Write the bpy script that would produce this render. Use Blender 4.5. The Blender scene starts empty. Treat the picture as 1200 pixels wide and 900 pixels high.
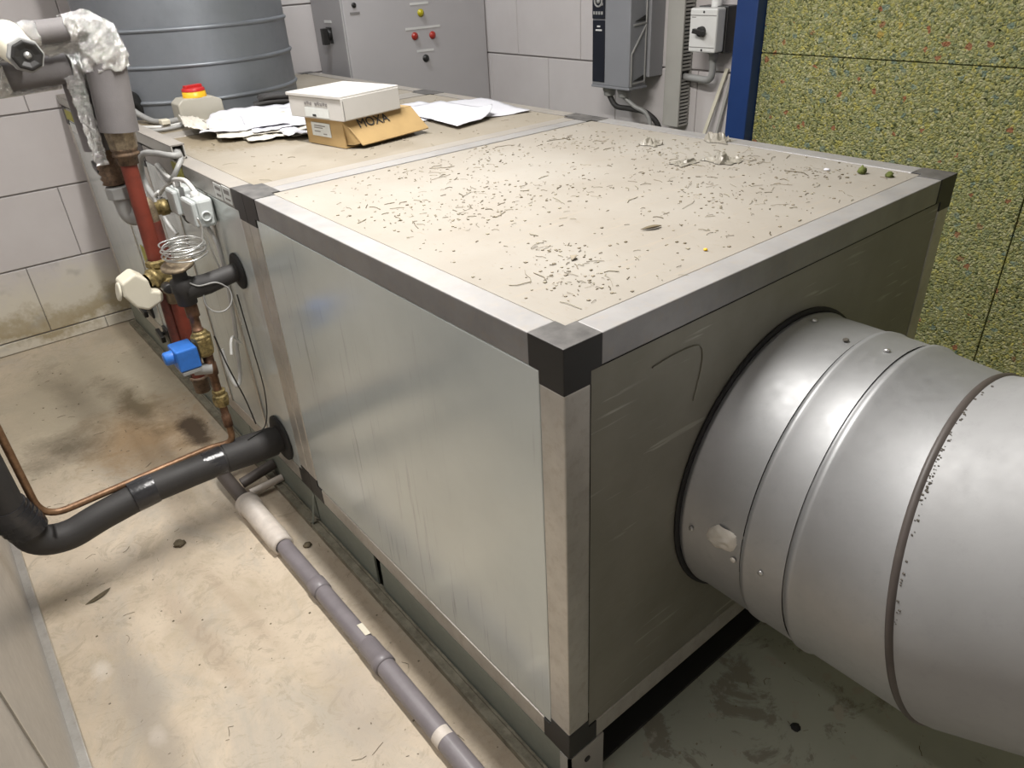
import bpy, math, random
from mathutils import Vector, Matrix, noise
random.seed(7)
C = bpy.context.scene.collection
# All coordinates below are in "cap lengths" (0.0775 m): origin at the near top corner of the air handler,
# x along its duct end, y along its long side, z up (floor at -14). P() turns them into metres.
S = 0.0775
FZ = -14.0
def P(x, y, z): return Vector((x*S, y*S, (z-FZ)*S))

# ------------------------------------------------------------------ camera
cam = bpy.data.cameras.new('camera'); co = bpy.data.objects.new('camera', cam); C.objects.link(co)
RX = Vector((0.77153213, -0.63427781, -0.04929337)); RY = Vector((-0.35426982, -0.36398777, -0.86139759)); RZ = Vector((0.52842319, 0.68205907, -0.50553374))
m = Matrix.Identity(4)
for i in range(3):
    m[i][0] = RX[i]; m[i][1] = -RY[i]; m[i][2] = -RZ[i]
m.translation = P(-7.82384500, -8.53520027, 6.11511721)
co.matrix_world = m
cam.sensor_width = 36.0; cam.lens = 36.0*849.6/1200.0; cam.clip_start = 0.02; cam.clip_end = 60
bpy.context.scene.camera = co

# ------------------------------------------------------------------ world, lights, exposure
sc = bpy.context.scene
w = bpy.data.worlds.new('world'); sc.world = w; w.use_nodes = True
w.node_tree.nodes['Background'].inputs[0].default_value = (0.9, 0.95, 1.0, 1); w.node_tree.nodes['Background'].inputs[1].default_value = 0.08
sc.view_settings.view_transform = 'Standard'; sc.view_settings.look = 'None'; sc.view_settings.gamma = 1.0
sc.view_settings.use_curve_mapping = False
sc.view_settings.exposure = 0.0
def area(name, x, y, z, sx, sy, power, col=(1.0, 0.96, 0.9)):
    l = bpy.data.lights.new(name, 'AREA'); l.shape = 'RECTANGLE'; l.size = sx*S; l.size_y = sy*S; l.energy = power; l.color = col
    o = bpy.data.objects.new(name, l); C.objects.link(o); o.location = P(x, y, z); return o
area('tube_light', 1.6, 10.5, 19.0, 0.8, 15.0, 66, (1.0, 0.97, 0.935))
area('tube_light_far', 8.0, 34.0, 19.0, 15.0, 1.6, 48, (0.96, 0.98, 1.0))
area('fill_light_left_rear', -14.0, 25.0, 19.0, 1.6, 15.0, 17, (1.0, 0.98, 0.96))  # added fill from the left for side panel and floor, no known fixture
area('fill_light_left_front', -14.0, 3.0, 19.0, 1.6, 15.0, 9, (1.0, 0.98, 0.96))  # added fill to brighten the left side of the duct, no known fixture

# ------------------------------------------------------------------ materials
MATS = {}
def node_mat(name):
    mt = bpy.data.materials.new(name); mt.use_nodes = True
    nt = mt.node_tree; b = nt.nodes['Principled BSDF']; MATS[name] = mt
    return mt, nt, b
def N(nt, t, **kw):
    n = nt.nodes.new(t)
    for k, v in kw.items():
        if k in ('operation', 'blend_type', 'feature', 'data_type', 'interpolation_type', 'noise_dimensions', 'distance', 'wave_type', 'bands_direction'): setattr(n, k, v)
        else: n.inputs[k].default_value = v
    return n
def coords(nt, scale=(1, 1, 1), world=True):
    if world: g = nt.nodes.new('ShaderNodeNewGeometry'); out = g.outputs['Position']
    else: g = nt.nodes.new('ShaderNodeTexCoord'); out = g.outputs['Object']
    mp = nt.nodes.new('ShaderNodeMapping'); mp.inputs['Scale'].default_value = scale
    nt.links.new(out, mp.inputs[0]); return mp.outputs[0]
def ramp(nt, fac, stops):
    r = nt.nodes.new('ShaderNodeValToRGB'); nt.links.new(fac, r.inputs[0])
    e = r.color_ramp.elements
    while len(e) < len(stops): e.new(0.5)
    for i, (p, c) in enumerate(stops):
        e[i].position = p; e[i].color = (*c, 1) if len(c) == 3 else c
    return r.outputs[0]
def mixc(nt, fac, a, b, bt='MIX'):
    n = nt.nodes.new('ShaderNodeMix'); n.data_type = 'RGBA'; n.blend_type = bt
    for s, v in ((n.inputs[0], fac), (n.inputs[6], a), (n.inputs[7], b)):
        if hasattr(v, 'links'): nt.links.new(v, s)
        elif isinstance(v, (int, float)): s.default_value = v
        else: s.default_value = (*v, 1)
    return n.outputs[2]
def mathn(nt, op, a, b=0.0, c=None):
    n = nt.nodes.new('ShaderNodeMath'); n.operation = op
    for s, v in zip(n.inputs, (a, b, c)):
        if v is None: continue
        if hasattr(v, 'links'): nt.links.new(v, s)
        else: s.default_value = v
    return n.outputs[0]
def noise_t(nt, vec, scale, detail=5, rough=0.6, dist=0.0):
    n = N(nt, 'ShaderNodeTexNoise'); n.inputs['Scale'].default_value = scale; n.inputs['Detail'].default_value = detail
    n.inputs['Roughness'].default_value = rough; n.inputs['Distortion'].default_value = dist; nt.links.new(vec, n.inputs['Vector']); return n.outputs['Fac']
def bump(nt, b, h, strength, dist=0.002):
    n = N(nt, 'ShaderNodeBump'); n.inputs['Strength'].default_value = strength; n.inputs['Distance'].default_value = dist
    nt.links.new(h, n.inputs['Height']); nt.links.new(n.outputs[0], b.inputs['Normal'])
def simple(name, col, rough=0.5, metal=0.0, var=0.12, scale=9.0, bmp=0.0, bscale=120.0, spec=0.5):
    mt, nt, b = node_mat(name); v = coords(nt)
    f = noise_t(nt, v, scale, 6)
    c = ramp(nt, f, [(0.3, tuple(x*(1-var) for x in col)), (0.7, tuple(min(1, x*(1+var)) for x in col))])
    nt.links.new(c, b.inputs['Base Color']); b.inputs['Metallic'].default_value = metal; b.inputs['Specular IOR Level'].default_value = spec
    r = mathn(nt, 'MULTIPLY_ADD', f, 0.16, rough-0.08); nt.links.new(r, b.inputs['Roughness'])
    if bmp: bump(nt, b, noise_t(nt, v, bscale, 3), bmp)
    return mt

def m_frame(name, base, dust):
    mt, nt, b = node_mat(name); v = coords(nt, (1, 1, 1))
    f = noise_t(nt, v, 7, 7, 0.65); f2 = noise_t(nt, v, 38, 5, 0.7)
    col = mixc(nt, ramp(nt, f, [(0.38, (0, 0, 0)), (0.68, (1, 1, 1))]), base, tuple(x*0.78 for x in base))
    col = mixc(nt, ramp(nt, f2, [(0.5, (0, 0, 0)), (0.75, (0.5, 0.5, 0.5))]), col, (0.36, 0.31, 0.25))
    if dust:   # settled dust on upward faces only
        g = nt.nodes.new('ShaderNodeNewGeometry'); sx = nt.nodes.new('ShaderNodeSeparateXYZ'); nt.links.new(g.outputs['Normal'], sx.inputs[0])
        up = mathn(nt, 'GREATER_THAN', sx.outputs[2], 0.7)
        col = mixc(nt, mathn(nt, 'MULTIPLY', up, ramp(nt, f, [(0.3, (dust,)*3), (0.7, (dust*0.55,)*3)])), col, (0.36, 0.325, 0.28))
        nt.links.new(mathn(nt, 'MULTIPLY_ADD', up, -0.35, 0.62), b.inputs['Metallic'])
        nt.links.new(mathn(nt, 'MULTIPLY_ADD', up, 0.25, 0.38), b.inputs['Roughness'])
    else:
        b.inputs['Metallic'].default_value = 0.62; b.inputs['Roughness'].default_value = 0.38
    nt.links.new(col, b.inputs['Base Color'])
    bump(nt, b, f2, 0.05)
    return mt
m_frame('alu', (0.60, 0.575, 0.53), 0.0)
m_frame('alu_top', (0.34, 0.335, 0.335), 0.2)
m_frame('alu_dusty', (0.32, 0.305, 0.285), 0.75)

def m_panel():
    mt, nt, b = node_mat('panel_side'); v = coords(nt)
    f = noise_t(nt, v, 3, 6, 0.6)
    st = noise_t(nt, coords(nt, (60, 60, 3.0)), 1.0, 4, 0.7)                     # vertical run marks
    mask = noise_t(nt, v, 2.2, 3)
    d = mathn(nt, 'MULTIPLY', ramp(nt, st, [(0.57, (0, 0, 0)), (0.66, (1, 1, 1))]), ramp(nt, mask, [(0.42, (0, 0, 0)), (0.62, (1, 1, 1))]))
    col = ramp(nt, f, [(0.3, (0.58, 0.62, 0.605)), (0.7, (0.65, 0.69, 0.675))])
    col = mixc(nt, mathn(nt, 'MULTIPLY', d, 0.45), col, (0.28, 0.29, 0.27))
    nt.links.new(col, b.inputs['Base Color']); b.inputs['Metallic'].default_value = 0.35
    nt.links.new(mathn(nt, 'MULTIPLY_ADD', f, 0.14, 0.15), b.inputs['Roughness'])
m_panel()
def m_endpanel():
    mt, nt, b = node_mat('panel_end_shaded'); v = coords(nt)
    f = noise_t(nt, v, 4, 6, 0.6)
    mp = nt.nodes.new('ShaderNodeMapping'); mp.inputs['Rotation'].default_value = (0, math.radians(24), 0); mp.inputs['Scale'].default_value = (5, 5, 70)
    g = nt.nodes.new('ShaderNodeNewGeometry'); nt.links.new(g.outputs['Position'], mp.inputs[0])
    st = noise_t(nt, mp.outputs[0], 1.0, 3, 0.5)
    mask = noise_t(nt, v, 3.5, 2)
    d = mathn(nt, 'MULTIPLY', ramp(nt, st, [(0.62, (0, 0, 0)), (0.68, (1, 1, 1))]), ramp(nt, mask, [(0.44, (0, 0, 0)), (0.6, (1, 1, 1))]))
    col = ramp(nt, f, [(0.3, (0.21, 0.205, 0.165)), (0.7, (0.29, 0.28, 0.235))])  # same sheet as the side panels, shade on this end painted into the colour
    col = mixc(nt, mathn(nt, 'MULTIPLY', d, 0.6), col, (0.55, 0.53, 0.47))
    nt.links.new(col, b.inputs['Base Color']); b.inputs['Metallic'].default_value = 0.3; b.inputs['Roughness'].default_value = 0.42
    bump(nt, b, st, 0.25, 0.002)
m_endpanel()
def m_top(name, c1, c2, speck):
    mt, nt, b = node_mat(name); v = coords(nt)
    f = noise_t(nt, v, 3.2, 6, 0.55)
    col = ramp(nt, f, [(0.32, c1), (0.68, c2)])
    s = noise_t(nt, coords(nt, (1, 0.45, 1)), 85, 4, 0.75, 0.6)
    col = mixc(nt, mathn(nt, 'MULTIPLY', ramp(nt, s, [(0.60, (0, 0, 0)), (0.68, (1, 1, 1))]), speck), col, (0.24, 0.19, 0.13))
    mp = nt.nodes.new('ShaderNodeMapping'); mp.inputs['Rotation'].default_value = (0, 0, math.radians(-8)); mp.inputs['Scale'].default_value = (9, 130, 9)
    g = nt.nodes.new('ShaderNodeNewGeometry'); nt.links.new(g.outputs['Position'], mp.inputs[0])
    l = noise_t(nt, mp.outputs[0], 1.0, 2, 0.5)
    col = mixc(nt, mathn(nt, 'MULTIPLY', ramp(nt, l, [(0.62, (0, 0, 0)), (0.7, (1, 1, 1))]), 0.28), col, (0.36, 0.30, 0.23))
    if name == 'top_panel_far':    # drifts of brown dust near the papers and the trunking
        for (x, y, rx, ry, amt) in ((2.2, 25.5, 1.8, 3.6, .75), (4.2, 22.6, 2.4, 1.2, .6), (1.3, 30.5, 1.4, 4, .7), (5.5, 21.2, 1.6, .6, .4)):
            mp = nt.nodes.new('ShaderNodeMapping'); mp.vector_type = 'TEXTURE'; mp.inputs['Location'].default_value = P(x, y, 0); mp.inputs['Scale'].default_value = (rx*S, ry*S, 1)
            nt.links.new(v, mp.inputs[0]); ln = nt.nodes.new('ShaderNodeVectorMath'); ln.operation = 'LENGTH'; nt.links.new(mp.outputs[0], ln.inputs[0])
            d = mathn(nt, 'ADD', ln.outputs['Value'], mathn(nt, 'MULTIPLY_ADD', s, 1.6, -0.8))
            col = mixc(nt, ramp(nt, d, [(.45, (amt,)*3), (1.0, (0, 0, 0))]), col, (0.20, 0.16, 0.10))
    nt.links.new(col, b.inputs['Base Color']); b.inputs['Roughness'].default_value = 0.72; b.inputs['Specular IOR Level'].default_value = 0.25
    bump(nt, b, s, 0.15, 0.001)
m_top('top_panel', (0.285, 0.257, 0.217), (0.33, 0.307, 0.27), 0.32)
m_top('top_panel_far', (0.25, 0.218, 0.168), (0.315, 0.282, 0.232), 0.2)

def m_duct(name, base, rough, metal):
    mt, nt, b = node_mat(name); v = coords(nt)
    f = noise_t(nt, v, 3.5, 7, 0.6); sp = noise_t(nt, v, 26, 6, 0.8)
    vo = N(nt, 'ShaderNodeTexVoronoi'); vo.inputs['Scale'].default_value = 45; nt.links.new(v, vo.inputs['Vector'])
    col = ramp(nt, f, [(0.3, tuple(x*0.84 for x in base)), (0.7, base)])
    col = mixc(nt, mathn(nt, 'MULTIPLY', ramp(nt, sp, [(0.55, (0, 0, 0)), (0.72, (1, 1, 1))]), 0.3), col, tuple(x*0.68 for x in base))
    nt.links.new(col, b.inputs['Base Color']); b.inputs['Metallic'].default_value = metal
    r = mathn(nt, 'MULTIPLY_ADD', vo.outputs['Distance'], 0.08, rough); r = mathn(nt, 'MULTIPLY_ADD', sp, 0.14, r); nt.links.new(r, b.inputs['Roughness'])
    bump(nt, b, f, 0.25, 0.006)
m_duct('duct', (0.46, 0.465, 0.47), 0.44, 0.74)
m_duct('duct_grey', (0.36, 0.36, 0.36), 0.5, 0.3)
m_duct('duct_far', (0.24, 0.26, 0.285), 0.36, 0.6)
m_duct('left_unit', (0.50, 0.49, 0.475), 0.22, 0.6)
m_duct('galv_base', (0.26, 0.28, 0.24), 0.45, 0.3)

def m_floor():
    mt, nt, b = node_mat('concrete')
    g = nt.nodes.new('ShaderNodeNewGeometry'); pos = g.outputs['Position']
    v = coords(nt)
    big = noise_t(nt, v, 1.6, 7, 0.62, 0.4); mid = noise_t(nt, v, 6, 8, 0.7, 0.5); fine = noise_t(nt, v, 60, 6, 0.75)
    col = ramp(nt, big, [(0.28, (0.40, 0.33, 0.245)), (0.5, (0.55, 0.46, 0.35)), (0.72, (0.63, 0.54, 0.425))])
    col = mixc(nt, ramp(nt, mid, [(0.48, (0, 0, 0)), (0.70, (0.75, 0.75, 0.75))]), col, (0.40, 0.33, 0.23))
    gry = noise_t(nt, coords(nt, (1.3, 0.6, 1)), 3.1, 8, 0.7, 0.8)
    col = mixc(nt, ramp(nt, gry, [(0.48, (0, 0, 0)), (0.64, (0.65, 0.65, 0.65))]), col, (0.40, 0.365, 0.31))
    wv = noise_t(nt, v, 11, 9, 0.8, 1.6)
    col = mixc(nt, ramp(nt, wv, [(0.40, (0.5, 0.5, 0.5)), (0.47, (0, 0, 0)), (0.56, (0, 0, 0)), (0.66, (0.4, 0.4, 0.4))]), col, (0.34, 0.285, 0.21))
    def blob(x, y, rx, ry, colr, amt, soft=0.5, rot=0.0):
        nonlocal col
        mp = nt.nodes.new('ShaderNodeMapping'); mp.vector_type = 'TEXTURE'
        mp.inputs['Location'].default_value = P(x, y, FZ); mp.inputs['Rotation'].default_value = (0, 0, rot); mp.inputs['Scale'].default_value = (rx*S, ry*S, 1)
        nt.links.new(pos, mp.inputs[0])
        ln = nt.nodes.new('ShaderNodeVectorMath'); ln.operation = 'LENGTH'; nt.links.new(mp.outputs[0], ln.inputs[0])
        d = mathn(nt, 'ADD', ln.outputs['Value'], mathn(nt, 'ADD', mathn(nt, 'MULTIPLY_ADD', mid, 1.6, -0.8), mathn(nt, 'MULTIPLY_ADD', fine, 0.5, -0.25)))
        f = ramp(nt, d, [(max(0, 1-soft), (amt,)*3), (1.0, (0, 0, 0))])
        col = mixc(nt, f, col, colr)
    blob(-4.5, 34, 8.5, 11, (0.34, 0.295, 0.21), 0.8, 0.6)
    blob(-3.4, 27.5, 3.8, 5.0, (0.40, 0.255, 0.125), 0.75, 0.8)
    blob(-3.1, 31.0, 1.3, 6.2, (0.10, 0.075, 0.04), 0.9, 0.85, .12)
    blob(-7.0, 29.3, 2.4, 2.3, (0.12, 0.095, 0.06), 0.85, 0.85)
    blob(-5.6, 35, 1.2, 6.0, (0.17, 0.14, 0.095), 0.6, 0.85, .1)
    blob(-1.55, 26.6, 0.8, 2.4, (0.07, 0.045, 0.025), 0.95, 0.55)
    blob(-5.9, 12.6, 0.5, 4.6, (0.36, 0.27, 0.19), 0.32, 0.5, 0.12)
    blob(-4.4, 13.4, 0.35, 3.6, (0.36, 0.27, 0.19), 0.28, 0.5, 0.12)
    blob(-8.3, 11, 0.7, 5.5, (0.34, 0.30, 0.25), 0.55, 0.6)
    blob(-3.0, 6.5, 1.2, 2.4, (0.37, 0.32, 0.27), 0.5, 0.6)
    blob(-9.0, 13.6, 0.4, 0.7, (0.66, 0.61, 0.54), 0.5, 0.7)
    blob(-8.3, 9.7, 0.3, 0.5, (0.64, 0.58, 0.51), 0.4, 0.7)
    blob(-0.5, 8, 0.9, 11, (0.20, 0.15, 0.10), 0.55, 0.6)  # shadow of the unit along its base, painted into the floor colour
    # worn grey-green paint on the far side of the unit
    sx = nt.nodes.new('ShaderNodeSeparateXYZ'); nt.links.new(pos, sx.inputs[0])
    pm = ramp(nt, mathn(nt, 'MULTIPLY_ADD', mathn(nt, 'ADD', sx.outputs[0], mathn(nt, 'MULTIPLY', mid, 0.1)), 6.0, 0.2), [(0.2, (0, 0, 0)), (0.8, (1, 1, 1))])
    green = ramp(nt, big, [(0.3, (0.36, 0.37, 0.30)), (0.7, (0.44, 0.45, 0.37))])
    green = mixc(nt, ramp(nt, mid, [(0.55, (0, 0, 0)), (0.6, (1, 1, 1))]), green, (0.25, 0.24, 0.19))
    green = mixc(nt, ramp(nt, noise_t(nt, v, 14, 5, 0.6), [(0.60, (0, 0, 0)), (0.65, (1, 1, 1))]), green, (0.40, 0.37, 0.30))
    col = mixc(nt, pm, col, green)
    # fine dark specks
    col = mixc(nt, mathn(nt, 'MULTIPLY', ramp(nt, fine, [(0.64, (0, 0, 0)), (0.70, (1, 1, 1))]), 0.35), col, (0.12, 0.10, 0.07))
    nt.links.new(col, b.inputs['Base Color']); nt.links.new(mathn(nt, 'MULTIPLY_ADD', mid, 0.3, 0.5), b.inputs['Roughness'])
    bump(nt, b, mathn(nt, 'ADD', mid, mathn(nt, 'MULTIPLY', fine, 0.3)), 0.35, 0.004)
m_floor()
def m_block():
    mt, nt, b = node_mat('block_wall'); v = coords(nt)
    f = noise_t(nt, v, 3, 5); fine = noise_t(nt, v, 90, 4, 0.7)
    col = ramp(nt, f, [(0.3, (0.51, 0.475, 0.465)), (0.7, (0.56, 0.53, 0.52))])
    g = nt.nodes.new('ShaderNodeNewGeometry'); sx = nt.nodes.new('ShaderNodeSeparateXYZ'); nt.links.new(g.outputs['Position'], sx.inputs[0])
    # ochre damp stain and bare patches low on the wall
    hz = mathn(nt, 'ADD', sx.outputs[2], mathn(nt, 'MULTIPLY', noise_t(nt, v, 4, 6, 0.7), 0.42))
    low = ramp(nt, hz, [(0.44, (1, 1, 1)), (0.60, (0, 0, 0))])
    col = mixc(nt, low, col, (0.60, 0.56, 0.47))
    band = ramp(nt, hz, [(0.25, (0, 0, 0)), (0.31, (1, 1, 1)), (0.36, (0.8, 0.8, 0.8)), (0.42, (0, 0, 0))])
    col = mixc(nt, mathn(nt, 'MULTIPLY', band, 0.8), col, (0.30, 0.235, 0.12))
    pt = ramp(nt, noise_t(nt, v, 5, 3), [(0.6, (0, 0, 0)), (0.68, (1, 1, 1))])
    col = mixc(nt, mathn(nt, 'MULTIPLY', pt, mathn(nt, 'MULTIPLY', ramp(nt, hz, [(0.6, (1, 1, 1)), (0.95, (0, 0, 0))]), 0.5)), col, (0.33, 0.31, 0.27))
    nt.links.new(col, b.inputs['Base Color']); b.inputs['Roughness'].default_value = 0.7
    bump(nt, b, fine, 0.12, 0.002)
m_block()
def m_foam():
    mt, nt, b = node_mat('foam'); v = coords(nt)
    w_ = N(nt, 'ShaderNodeTexNoise'); w_.inputs['Scale'].default_value = 60; w_.inputs['Detail'].default_value = 2; nt.links.new(v, w_.inputs['Vector'])
    ad = nt.nodes.new('ShaderNodeVectorMath'); ad.operation = 'MULTIPLY_ADD'; nt.links.new(w_.outputs['Color'], ad.inputs[0]); ad.inputs[1].default_value = (0.016,)*3; nt.links.new(v, ad.inputs[2])
    def vor(scale, feat='F1'):
        n = N(nt, 'ShaderNodeTexVoronoi'); n.feature = feat; n.inputs['Scale'].default_value = scale; nt.links.new(ad.outputs[0], n.inputs['Vector']); return n
    v1 = vor(135); v2 = vor(62)
    s1 = nt.nodes.new('ShaderNodeSeparateColor'); nt.links.new(v1.outputs['Color'], s1.inputs[0])
    s2 = nt.nodes.new('ShaderNodeSeparateColor'); nt.links.new(v2.outputs['Color'], s2.inputs[0])
    col = ramp(nt, s1.outputs[0], [(0.0, (0.07, 0.08, 0.025)), (0.14, (0.26, 0.26, 0.09)), (0.32, (0.44, 0.42, 0.18)), (0.5, (0.24, 0.27, 0.12)), (0.68, (0.56, 0.53, 0.29)), (0.82, (0.17, 0.20, 0.10)), (0.93, (0.54, 0.48, 0.13)), (1.0, (0.40, 0.39, 0.19))])
    col = mixc(nt, ramp(nt, s2.outputs[1], [(0.985, (0, 0, 0)), (0.987, (.8, .8, .8))]), col, (0.38, 0.11, 0.06))
    col = mixc(nt, ramp(nt, s2.outputs[0], [(0.968, (0, 0, 0)), (0.97, (0.6, 0.6, 0.6))]), col, (0.16, 0.25, 0.25))
    col = mixc(nt, ramp(nt, s2.outputs[2], [(0.965, (0, 0, 0)), (0.967, (0.6, 0.6, 0.6))]), col, (0.50, 0.45, 0.10))
    big = noise_t(nt, v, 1.8, 4)
    col = mixc(nt, ramp(nt, big, [(0.35, (0, 0, 0)), (0.7, (0.3, 0.3, 0.3))]), col, (0.22, 0.26, 0.14))
    hole = ramp(nt, noise_t(nt, coords(nt, (1, 1, 1.7)), 11, 3, 0.6), [(0.735, (0, 0, 0)), (0.745, (1, 1, 1))])
    col = mixc(nt, hole, col, (0.02, 0.025, 0.01))
    nt.links.new(col, b.inputs['Base Color']); b.inputs['Roughness'].default_value = 0.85; b.inputs['Specular IOR Level'].default_value = 0.2
    h = mathn(nt, 'SUBTRACT', mathn(nt, 'MULTIPLY_ADD', v1.outputs['Distance'], -1.2, 1.0), mathn(nt, 'MULTIPLY', hole, 1.5))
    bump(nt, b, h, 1.0, 0.006)
m_foam()
def m_foil():
    mt, nt, b = node_mat('foil'); v = coords(nt)
    vo = N(nt, 'ShaderNodeTexVoronoi'); vo.feature = 'F1'; vo.inputs['Scale'].default_value = 55; nt.links.new(v, vo.inputs['Vector'])
    f = noise_t(nt, v, 60, 5, 0.75, 1.5)
    b.inputs['Base Color'].default_value = (0.90, 0.90, 0.89, 1); b.inputs['Metallic'].default_value = 1.0; b.inputs['Roughness'].default_value = 0.16
    bump(nt, b, mathn(nt, 'ADD', f, mathn(nt, 'MULTIPLY', vo.outputs['Distance'], 0.6)), 1.0, 0.012)
m_foil()
def m_rust(name, c1, c2, scale, metal=0.2, rough=0.6):
    mt, nt, b = node_mat(name); v = coords(nt); f = noise_t(nt, v, scale, 6, 0.7)
    nt.links.new(ramp(nt, f, [(0.35, c1), (0.62, c2)]), b.inputs['Base Color']); b.inputs['Metallic'].default_value = metal; b.inputs['Roughness'].default_value = rough
    bump(nt, b, f, 0.5, 0.003)
m_rust('rust', (0.07, 0.045, 0.03), (0.20, 0.13, 0.08), 60)
m_rust('base_ledge', (0.14, 0.125, 0.09), (0.27, 0.25, 0.19), 25, 0.1, 0.6)
m_rust('brass', (0.10, 0.075, 0.03), (0.36, 0.28, 0.12), 70, 0.6, 0.42)
m_rust('bronze_fitting', (0.12, 0.09, 0.06), (0.30, 0.24, 0.16), 45, 0.5, 0.45)
m_rust('copper', (0.16, 0.085, 0.045), (0.28, 0.165, 0.09), 30, 0.5, 0.42)
m_rust('tarnished_copper', (0.10, 0.055, 0.035), (0.22, 0.12, 0.07), 50, 0.6, 0.5)
m_rust('red_paint', (0.11, 0.022, 0.013), (0.19, 0.036, 0.02), 12, 0.0, 0.5)
m_rust('red_primer_dirty', (0.06, 0.02, 0.016), (0.15, 0.032, 0.02), 18, 0.0, 0.55)
simple('black_plastic', (0.018, 0.017, 0.016), 0.42, bmp=0.03)
simple('black_cap_dusty', (0.095, 0.09, 0.085), 0.6, var=0.5, scale=22)
simple('black_foam', (0.030, 0.028, 0.027), 0.62, bmp=0.2, bscale=160)
simple('black_tape', (0.025, 0.025, 0.027), 0.2, var=0.4, bmp=0.5, bscale=60)
simple('grey_foam', (0.155, 0.145, 0.145), 0.66, bmp=0.25, bscale=300)
simple('rubber', (0.012, 0.012, 0.012), 0.7)
simple('dark_void', (0.02, 0.02, 0.018), 0.8)  # near-black, shade in gaps and recesses put into the colour
simple('grey_cabinet', (0.45, 0.435, 0.44), 0.4, var=0.03, scale=3)
simple('grey_cabinet_side', (0.33, 0.32, 0.325), 0.4, var=0.03, scale=3)
simple('drive_grey', (0.23, 0.235, 0.25), 0.42, var=0.03)
simple('drive_side', (0.26, 0.26, 0.27), 0.45, var=0.03)
simple('drive_black', (0.012, 0.014, 0.022), 0.3, var=0.05)
simple('gland_grey', (0.30, 0.30, 0.29), 0.5)
simple('trunk_grey', (0.36, 0.35, 0.32), 0.5, var=0.04)
simple('white_plastic', (0.66, 0.66, 0.64), 0.4, var=0.03)
simple('cream_plastic', (0.66, 0.62, 0.50), 0.42, var=0.05)
simple('box_plastic', (0.50, 0.53, 0.52), 0.42, var=0.05)
simple('isolator_grey', (0.42, 0.40, 0.34), 0.5, var=0.06)
simple('blue_paint', (0.010, 0.038, 0.15), 0.42, var=0.06)
simple('blue_coil', (0.03, 0.16, 0.55), 0.42, var=0.12, scale=40)
simple('yellow_plastic', (0.80, 0.45, 0.02), 0.4, var=0.04)
simple('red_plastic', (0.50, 0.02, 0.02), 0.38, var=0.06)
simple('lamp_yellow', (0.42, 0.36, 0.01), 0.22, var=0.1)
simple('lamp_red', (0.36, 0.03, 0.02), 0.22, var=0.1)
simple('kraft', (0.42, 0.285, 0.125), 0.7, var=0.06, scale=20)
simple('card_white', (0.52, 0.505, 0.48), 0.6, var=0.04)
simple('paper', (0.62, 0.62, 0.66), 0.6, var=0.02)
simple('paper_aged', (0.60, 0.57, 0.50), 0.6, var=0.05)
simple('label_paper', (0.62, 0.64, 0.62), 0.5, var=0.06, scale=60)
simple('ink', (0.03, 0.03, 0.03), 0.6)
simple('ink_faint', (0.22, 0.21, 0.20), 0.6)
simple('yellow_label', (0.36, 0.34, 0.06), 0.55, var=0.2, scale=40)
simple('pvc_grey', (0.20, 0.18, 0.19), 0.38, var=0.12, scale=14)
simple('pvc_dark', (0.075, 0.062, 0.055), 0.5, var=0.2)
simple('pvc_white', (0.60, 0.54, 0.48), 0.5, var=0.12, scale=30)
simple('cable_grey', (0.30, 0.30, 0.29), 0.45, var=0.06)
simple('cable_white', (0.58, 0.58, 0.56), 0.45)
simple('steel_wire', (0.62, 0.62, 0.60), 0.3, metal=0.85)
simple('zinc', (0.55, 0.55, 0.54), 0.35, metal=0.8)
simple('putty', (0.66, 0.62, 0.55), 0.75, bmp=0.6, bscale=60)
simple('fibre', (0.24, 0.205, 0.15), 0.8, var=0.4, scale=30)
simple('fibre_pale', (0.29, 0.26, 0.19), 0.8, var=0.3, scale=30)
simple('moss', (0.11, 0.13, 0.03), 0.85, var=0.4, scale=90, bmp=0.6)
simple('film', (0.27, 0.25, 0.21), 0.35, var=0.15, scale=25)
simple('dead_leaf', (0.12, 0.095, 0.055), 0.7, var=0.3, scale=60)
simple('dust_crust', (0.10, 0.09, 0.075), 0.95, var=0.3, scale=60)
simple('silver_tape', (0.42, 0.42, 0.42), 0.25, metal=0.7, bmp=0.6, bscale=50)
simple('ceiling_white', (0.62, 0.61, 0.59), 0.8, var=0.03)
simple('plain_wall', (0.50, 0.47, 0.46), 0.8, var=0.04)
simple('mortar', (0.30, 0.28, 0.27), 0.9)
simple('seal_dark', (0.03, 0.03, 0.028), 0.8)

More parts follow.
